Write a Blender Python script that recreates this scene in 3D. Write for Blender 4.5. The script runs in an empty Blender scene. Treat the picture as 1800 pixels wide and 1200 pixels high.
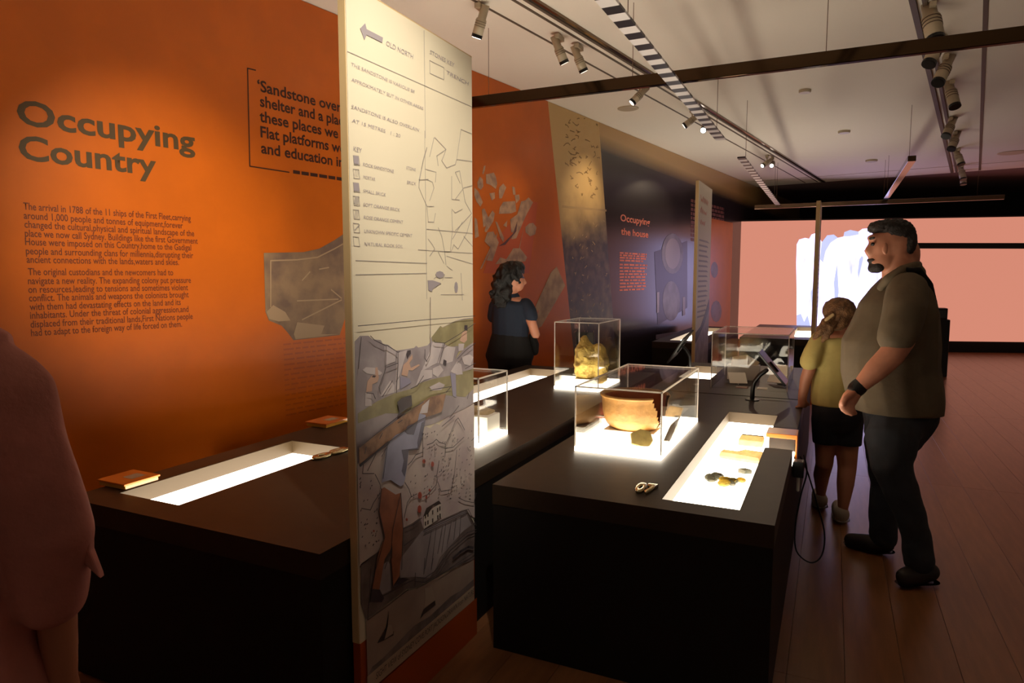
import bpy, bmesh, math, random
from mathutils import Vector, Matrix, noise
random.seed(7)
S = bpy.context.scene
COL = S.collection
# ------------------------------------------------------------------ camera, world, exposure
cam = bpy.data.cameras.new('camera'); cam.sensor_width = 36.0; cam.lens = 1190.0/1800*36; cam.clip_end = 100
co = bpy.data.objects.new('camera', cam); COL.objects.link(co)
co.location = (0, 0, 1.5)
co.rotation_euler = (math.radians(90) - math.atan(114/1190), 0, math.radians(25.3))
S.camera = co
w = bpy.data.worlds.new('world'); S.world = w; w.use_nodes = True
w.node_tree.nodes['Background'].inputs[0].default_value = (1.0, 0.78, 0.6, 1)
w.node_tree.nodes['Background'].inputs[1].default_value = 0.085
S.view_settings.view_transform = 'Standard'; S.view_settings.look = 'None'
S.view_settings.exposure = 0.0; S.view_settings.gamma = 1.0; S.view_settings.use_curve_mapping = False
S.cycles.transparent_max_bounces = 40
S.cycles.max_bounces = 10
S.cycles.sample_clamp_indirect = 6.0
WARM = (1.0, 0.78, 0.5)
PANEL = 10.0          # radiance of the light tables
SPOT = 1.0
D = {
'banner_layers': [['printed_rocks','p_rock',[[[1.6495,1.3035],[1.6758,1.3188],[1.7182,1.3155],[1.7396,1.3025],[1.7805,1.2968],[1.7916,1.2843],[1.8224,1.2768],[1.8618,1.2542],[1.9201,1.2533],[1.9723,1.2532],[1.9858,1.2594],[1.9991,1.2519],[2.0594,1.2539],[2.0787,1.2638],[2.0838,1.2788],[2.1134,1.2973],[2.1486,1.3185],[2.1637,1.3122],[2.2588,1.3305],[2.3257,1.335],[2.4047,1.3349],[2.4007,0.9844],[2.344,0.9768],[2.2809,0.9737],[2.2258,0.9698],[2.1675,0.9643],[2.1015,0.961],[2.034,0.9639],[2.0102,0.9455],[1.9122,0.9562],[1.7972,0.9571],[1.6484,0.9232],[1.6438,0.9916]]]],['printed_grass','p_grass',[[[2.0862,1.2812],[2.1134,1.2973],[2.1486,1.3185],[2.1637,1.3109],[2.2588,1.3291],[2.3486,1.3323],[2.4046,1.332],[2.4035,1.2353],[2.3241,1.2168],[2.2565,1.1846],[2.3015,1.2246],[2.2682,1.2333],[2.2142,1.2329],[2.1576,1.2568],[2.1323,1.2511],[2.0884,1.2681]],[[1.6562,1.0492],[1.6572,1.0802],[1.7555,1.1015],[1.8497,1.1122],[1.9423,1.1125],[2.0144,1.1247],[2.0854,1.1276],[2.2124,1.1239],[2.4023,1.1278],[2.4014,1.046],[2.3329,1.0219],[2.211,1.0471],[2.1336,1.0649],[2.0128,1.0558],[1.9445,1.0272],[1.8001,1.0539],[1.7059,1.0508]]]],['printed_pale_rock','p_pale',[[[1.8698,1.2462],[1.9286,1.25],[1.9018,1.2041],[1.8799,1.168],[1.8589,1.1516],[1.8645,1.2061]],[[2.0634,1.2213],[2.0931,1.2625],[2.1626,1.2537],[2.121,1.1837],[2.0153,1.1653]],[[2.1259,1.1831],[2.1778,1.2417],[2.2572,1.2288],[2.2347,1.176],[2.1611,1.1737]],[[1.7711,1.1152],[1.8269,1.1585],[1.8505,1.1408],[1.8497,1.1146]],[[1.8588,1.1468],[1.8798,1.1632],[1.8788,1.1246],[1.8538,1.1163]],[[1.6827,1.212],[1.7006,1.2187],[1.7477,1.2108],[1.7848,1.19],[1.7732,1.1845],[1.7035,1.1982]],[[2.218,1.1396],[2.2673,1.1723],[2.3005,1.1573],[2.3113,1.1164],[2.2665,1.1195]],[[2.0911,1.1662],[2.1408,1.1734],[2.1658,1.1516],[2.1249,1.1302],[2.0906,1.1453]],[[1.9779,1.1198],[2.0154,1.1704],[2.0861,1.1616],[2.0855,1.1329],[2.0331,1.1323],[2.0052,1.126]],[[2.301,1.1882],[2.3702,1.1894],[2.3998,1.1747],[2.3755,1.1427],[2.3232,1.1546]],[[2.0656,1.1017],[2.1345,1.1102],[2.1751,1.0936],[2.1491,1.0786],[2.0845,1.0858]],[[1.6944,1.1388],[1.7231,1.1332],[1.7254,1.0917],[1.6912,1.0977]],[[2.2794,1.2406],[2.3244,1.2366],[2.3183,1.2118],[2.2789,1.2101]],[[1.7991,1.279],[1.8224,1.2745],[1.8617,1.2518],[1.8567,1.2189],[1.7971,1.2117]]]],['printed_worker','p_skin',[[[1.7063,1.1731],[1.7286,1.1881],[1.747,1.188],[1.7477,1.2108],[1.759,1.2117],[1.7654,1.1763],[1.7574,1.1636],[1.7313,1.1604],[1.7269,1.1383],[1.698,1.1405]],[[1.8925,1.1688],[1.9039,1.2014],[1.9275,1.2109],[1.9452,1.2237],[1.9585,1.2322],[1.9603,1.2171],[1.9403,1.2045],[1.9486,1.1862],[1.9977,1.1928],[2.0067,1.1892],[1.9571,1.1752],[1.9354,1.1804],[1.9262,1.1594]],[[2.2907,1.2508],[2.3137,1.2853],[2.348,1.2856],[2.3475,1.2487],[2.3244,1.2394]]]],['printed_blue_garment','p_lilac',[[[1.884,1.1651],[1.9389,1.1503],[1.9472,1.1342],[1.8828,1.1215]],[[2.2152,1.1345],[2.2556,1.1265],[2.2596,1.031],[2.2325,1.0437]]]],['printed_hair','p_dark',[[[1.9218,1.236],[1.9285,1.2476],[1.948,1.2481],[1.9498,1.2356],[1.9366,1.2295],[1.9277,1.2182]],[[2.3251,1.2929],[2.3282,1.3095],[2.3512,1.3081],[2.3509,1.2854]],[[1.7284,1.1836],[1.7359,1.1883],[1.7506,1.1852],[1.7431,1.1805]],[[2.1611,1.1737],[2.1666,1.1918],[2.1871,1.1841],[2.1842,1.1655]]]],['printed_cracked_wall','p_wall',[[[2.4037,0.9839],[2.344,0.9768],[2.2809,0.9737],[2.2258,0.9698],[2.1675,0.9643],[2.1313,0.9497],[2.1015,0.961],[2.0671,0.9493],[2.0386,0.9617],[2.0102,0.9455],[1.9122,0.9562],[1.7972,0.9571],[1.6448,0.9219],[1.6403,0.8983],[1.6457,0.594],[1.742,0.6074],[1.8803,0.6384],[1.9395,0.6356],[1.9911,0.639],[2.0113,0.5933],[2.2941,0.569],[2.4049,0.5026]]]],['printed_hillside','p_hill',[[[1.6457,0.594],[1.742,0.6074],[1.8803,0.6384],[1.9395,0.6356],[1.9911,0.639],[2.0113,0.5933],[2.2941,0.569],[2.3336,0.5614],[2.4046,0.475],[2.3946,0.3264],[2.1992,0.3624],[1.9515,0.3927],[1.8996,0.4113],[1.6709,0.4095],[1.6491,0.4715],[1.6519,0.6003]]]],['printed_field','p_field',[[[2.0004,0.585],[2.294,0.5624],[2.3202,0.5573],[2.3733,0.4822],[2.2928,0.4795],[2.1195,0.4394],[2.0925,0.4095],[2.0484,0.3912],[1.946,0.4376],[1.8632,0.4682],[1.8588,0.5332],[1.8679,0.5368]],[[1.7932,0.5552],[1.767,0.5547],[1.7416,0.4689],[1.7496,0.4546],[1.8077,0.4473],[1.8045,0.5399]]]],['printed_river','p_river',[[[1.6709,0.4095],[1.8995,0.4075],[1.9514,0.3889],[2.1992,0.3582],[2.3901,0.3259],[2.3888,0.218],[1.6726,0.2186]]]],['printed_river_shade','p_hill',[[[1.6978,0.2367],[1.7544,0.2352],[1.9482,0.2578],[2.0452,0.2434],[2.1973,0.2528],[2.2795,0.2427],[2.3891,0.245],[2.3888,0.2171],[1.6726,0.2179]]]],['printed_caption_strip','p_strip',[[[1.6699,0.2183],[2.3888,0.2157],[2.3899,0.1539],[1.6681,0.1643]]]],['printed_ship','p_dark2',[[[2.0037,0.2908],[1.9895,0.2776],[1.9823,0.2651],[2.0033,0.2711],[2.086,0.2693],[2.0827,0.2893]],[[1.791,0.3816],[1.7871,0.3504],[1.7778,0.3366],[1.7251,0.303],[1.7591,0.2948],[1.8151,0.285],[1.8185,0.2983],[1.768,0.3012],[1.7836,0.3338]]]],['printed_sail','p_sail',[[[2.0125,0.3665],[2.062,0.3512],[2.0812,0.2899],[2.0038,0.2948],[2.0149,0.3216]],[[1.7866,0.336],[1.8042,0.3275],[1.8141,0.293],[1.7632,0.2963]]]],['printed_house','p_sail2',[[[2.0123,0.6381],[2.0725,0.649],[2.1294,0.6498],[2.1342,0.595],[2.0112,0.5903]]]],['printed_house_roof','p_dark2',[[[2.007,0.6368],[2.029,0.6628],[2.1153,0.6651],[2.1323,0.6474],[2.0727,0.6582],[2.0447,0.6396]],[[2.0188,0.642],[2.0263,0.6413],[2.026,0.6263],[2.0185,0.627]],[[2.035,0.6427],[2.0426,0.6421],[2.0423,0.627],[2.0347,0.6277]],[[2.0182,0.615],[2.0257,0.6143],[2.0254,0.5993],[2.0179,0.6001]],[[2.0344,0.6142],[2.042,0.6135],[2.0416,0.5983],[2.034,0.5991]],[[2.1016,0.6398],[2.1096,0.6392],[2.1093,0.6237],[2.1013,0.6244]],[[2.1177,0.641],[2.1258,0.6403],[2.1255,0.6248],[2.1174,0.6255]],[[2.1028,0.6115],[2.1108,0.6108],[2.1105,0.5953],[2.1025,0.5961]],[[2.1183,0.6127],[2.1264,0.612],[2.1261,0.5964],[2.118,0.5972]],[[2.0668,0.6417],[2.0746,0.641],[2.0743,0.6258],[2.0665,0.6264]],[[2.0662,0.6112],[2.074,0.6105],[2.0736,0.5952],[2.0658,0.596]]]],['printed_log','p_log',[[[1.6502,0.9767],[1.7599,1.0018],[2.0128,1.0558],[2.06,1.0661],[2.1745,1.0611],[2.1584,1.0312],[2.1477,1.006],[2.1373,0.9971],[2.0826,0.9965],[2.0301,0.9985],[1.9794,0.9954],[1.8052,0.9601],[1.6516,0.9156]]]],['printed_dark_shape','p_dark',[[[1.857,1.0821],[1.882,1.0925],[1.9418,1.0927],[1.9452,1.0547],[1.9061,1.0491],[1.8556,1.034],[1.8684,1.0486]],[[1.6518,0.9223],[1.7205,0.9396],[1.8052,0.9625],[1.8011,0.9562],[1.7203,0.9328],[1.6533,0.9141]]]],['printed_shirt','p_shirt',[[[1.8051,0.9577],[1.8457,0.9729],[1.8957,0.9746],[1.9124,0.9611],[1.9514,0.9503],[1.9746,0.9861],[1.989,1.019],[2.0302,1.0063],[2.0249,0.9787],[2.0005,0.9269],[1.9769,0.8962],[1.9195,0.9045],[1.9096,0.8568],[1.8955,0.8103],[1.8844,0.7909],[1.8653,0.7907],[1.8108,0.8283],[1.7752,0.8327],[1.762,0.831],[1.7696,0.8639],[1.7666,0.8457],[1.793,0.9485]]]],['printed_shirt_shade','p_shirt2',[[[1.8999,0.9737],[1.9131,0.9884],[1.9793,0.9928],[1.9514,0.9503],[1.9124,0.9624]],[[1.8771,0.9145],[1.977,0.8988],[1.9746,0.8929],[1.9173,0.9038],[1.905,0.8454],[1.8914,0.8165],[1.8751,0.8408],[1.8887,0.8745]],[[2.0018,0.9833],[2.0275,0.9886],[2.0028,0.9264],[1.9769,0.8962],[1.9729,0.9176]]]],['printed_hand','p_pale',[[[2.0079,1.0438],[2.0551,1.0591],[2.0398,1.0123],[1.989,1.019]],[[1.7745,0.8112],[1.8055,0.8023],[1.8459,0.7683],[1.8366,0.7683],[1.783,0.7979]]]],['printed_trousers','p_trousers',[[[1.7571,0.8135],[1.7746,0.8139],[1.8366,0.7711],[1.8647,0.7684],[1.8754,0.6372],[1.8641,0.5383],[1.8574,0.5264],[1.8499,0.4811],[1.8142,0.4629],[1.8099,0.5231],[1.8051,0.5614],[1.8097,0.5593],[1.8133,0.6028],[1.7993,0.5913],[1.7676,0.5724],[1.7363,0.4819],[1.6998,0.5011],[1.7129,0.5341],[1.7302,0.5904],[1.7422,0.6128],[1.7695,0.6465],[1.7616,0.6766],[1.748,0.73],[1.7419,0.7428]]]],['printed_boot','p_dark',[[[1.6954,0.4995],[1.7391,0.4807],[1.7607,0.4425],[1.749,0.4334],[1.6887,0.4606]],[[1.8141,0.4593],[1.8509,0.4733],[1.907,0.4462],[1.8198,0.4495]]]],['printed_red_spot','p_red',[[[2.0236,0.8383],[2.0202,0.8332],[2.0122,0.8328],[2.0044,0.8372],[2.0013,0.8438],[2.0047,0.8489],[2.0126,0.8494],[2.0204,0.845]],[[2.0797,0.8135],[2.0764,0.8068],[2.0688,0.8056],[2.0614,0.8107],[2.0584,0.8189],[2.0617,0.8256],[2.0693,0.8268],[2.0767,0.8218]],[[1.9957,0.7209],[1.9917,0.7127],[1.9824,0.7116],[1.9734,0.7182],[1.9699,0.7286],[1.9739,0.7368],[1.9831,0.7379],[1.9921,0.7314]],[[1.9919,0.6715],[1.9879,0.6623],[1.9786,0.661],[1.9696,0.6682],[1.9661,0.6797],[1.9701,0.6889],[1.9793,0.6903],[1.9884,0.6832]],[[2.031,0.7044],[2.029,0.6986],[2.0244,0.6973],[2.0199,0.7013],[2.0182,0.7082],[2.0202,0.7139],[2.0248,0.7152],[2.0293,0.7113]],[[2.0532,0.7235],[2.0512,0.7198],[2.0465,0.7194],[2.042,0.7225],[2.0402,0.7272],[2.0421,0.7309],[2.0468,0.7314],[2.0513,0.7283]],[[1.9038,0.6621],[1.902,0.6586],[1.8978,0.6583],[1.8938,0.6614],[1.8922,0.6659],[1.894,0.6694],[1.8981,0.6697],[1.9022,0.6667]],[[1.7167,0.6868],[1.7154,0.6842],[1.7124,0.684],[1.7095,0.6863],[1.7084,0.6897],[1.7097,0.6923],[1.7127,0.6925],[1.7156,0.6902]]]]],
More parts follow.
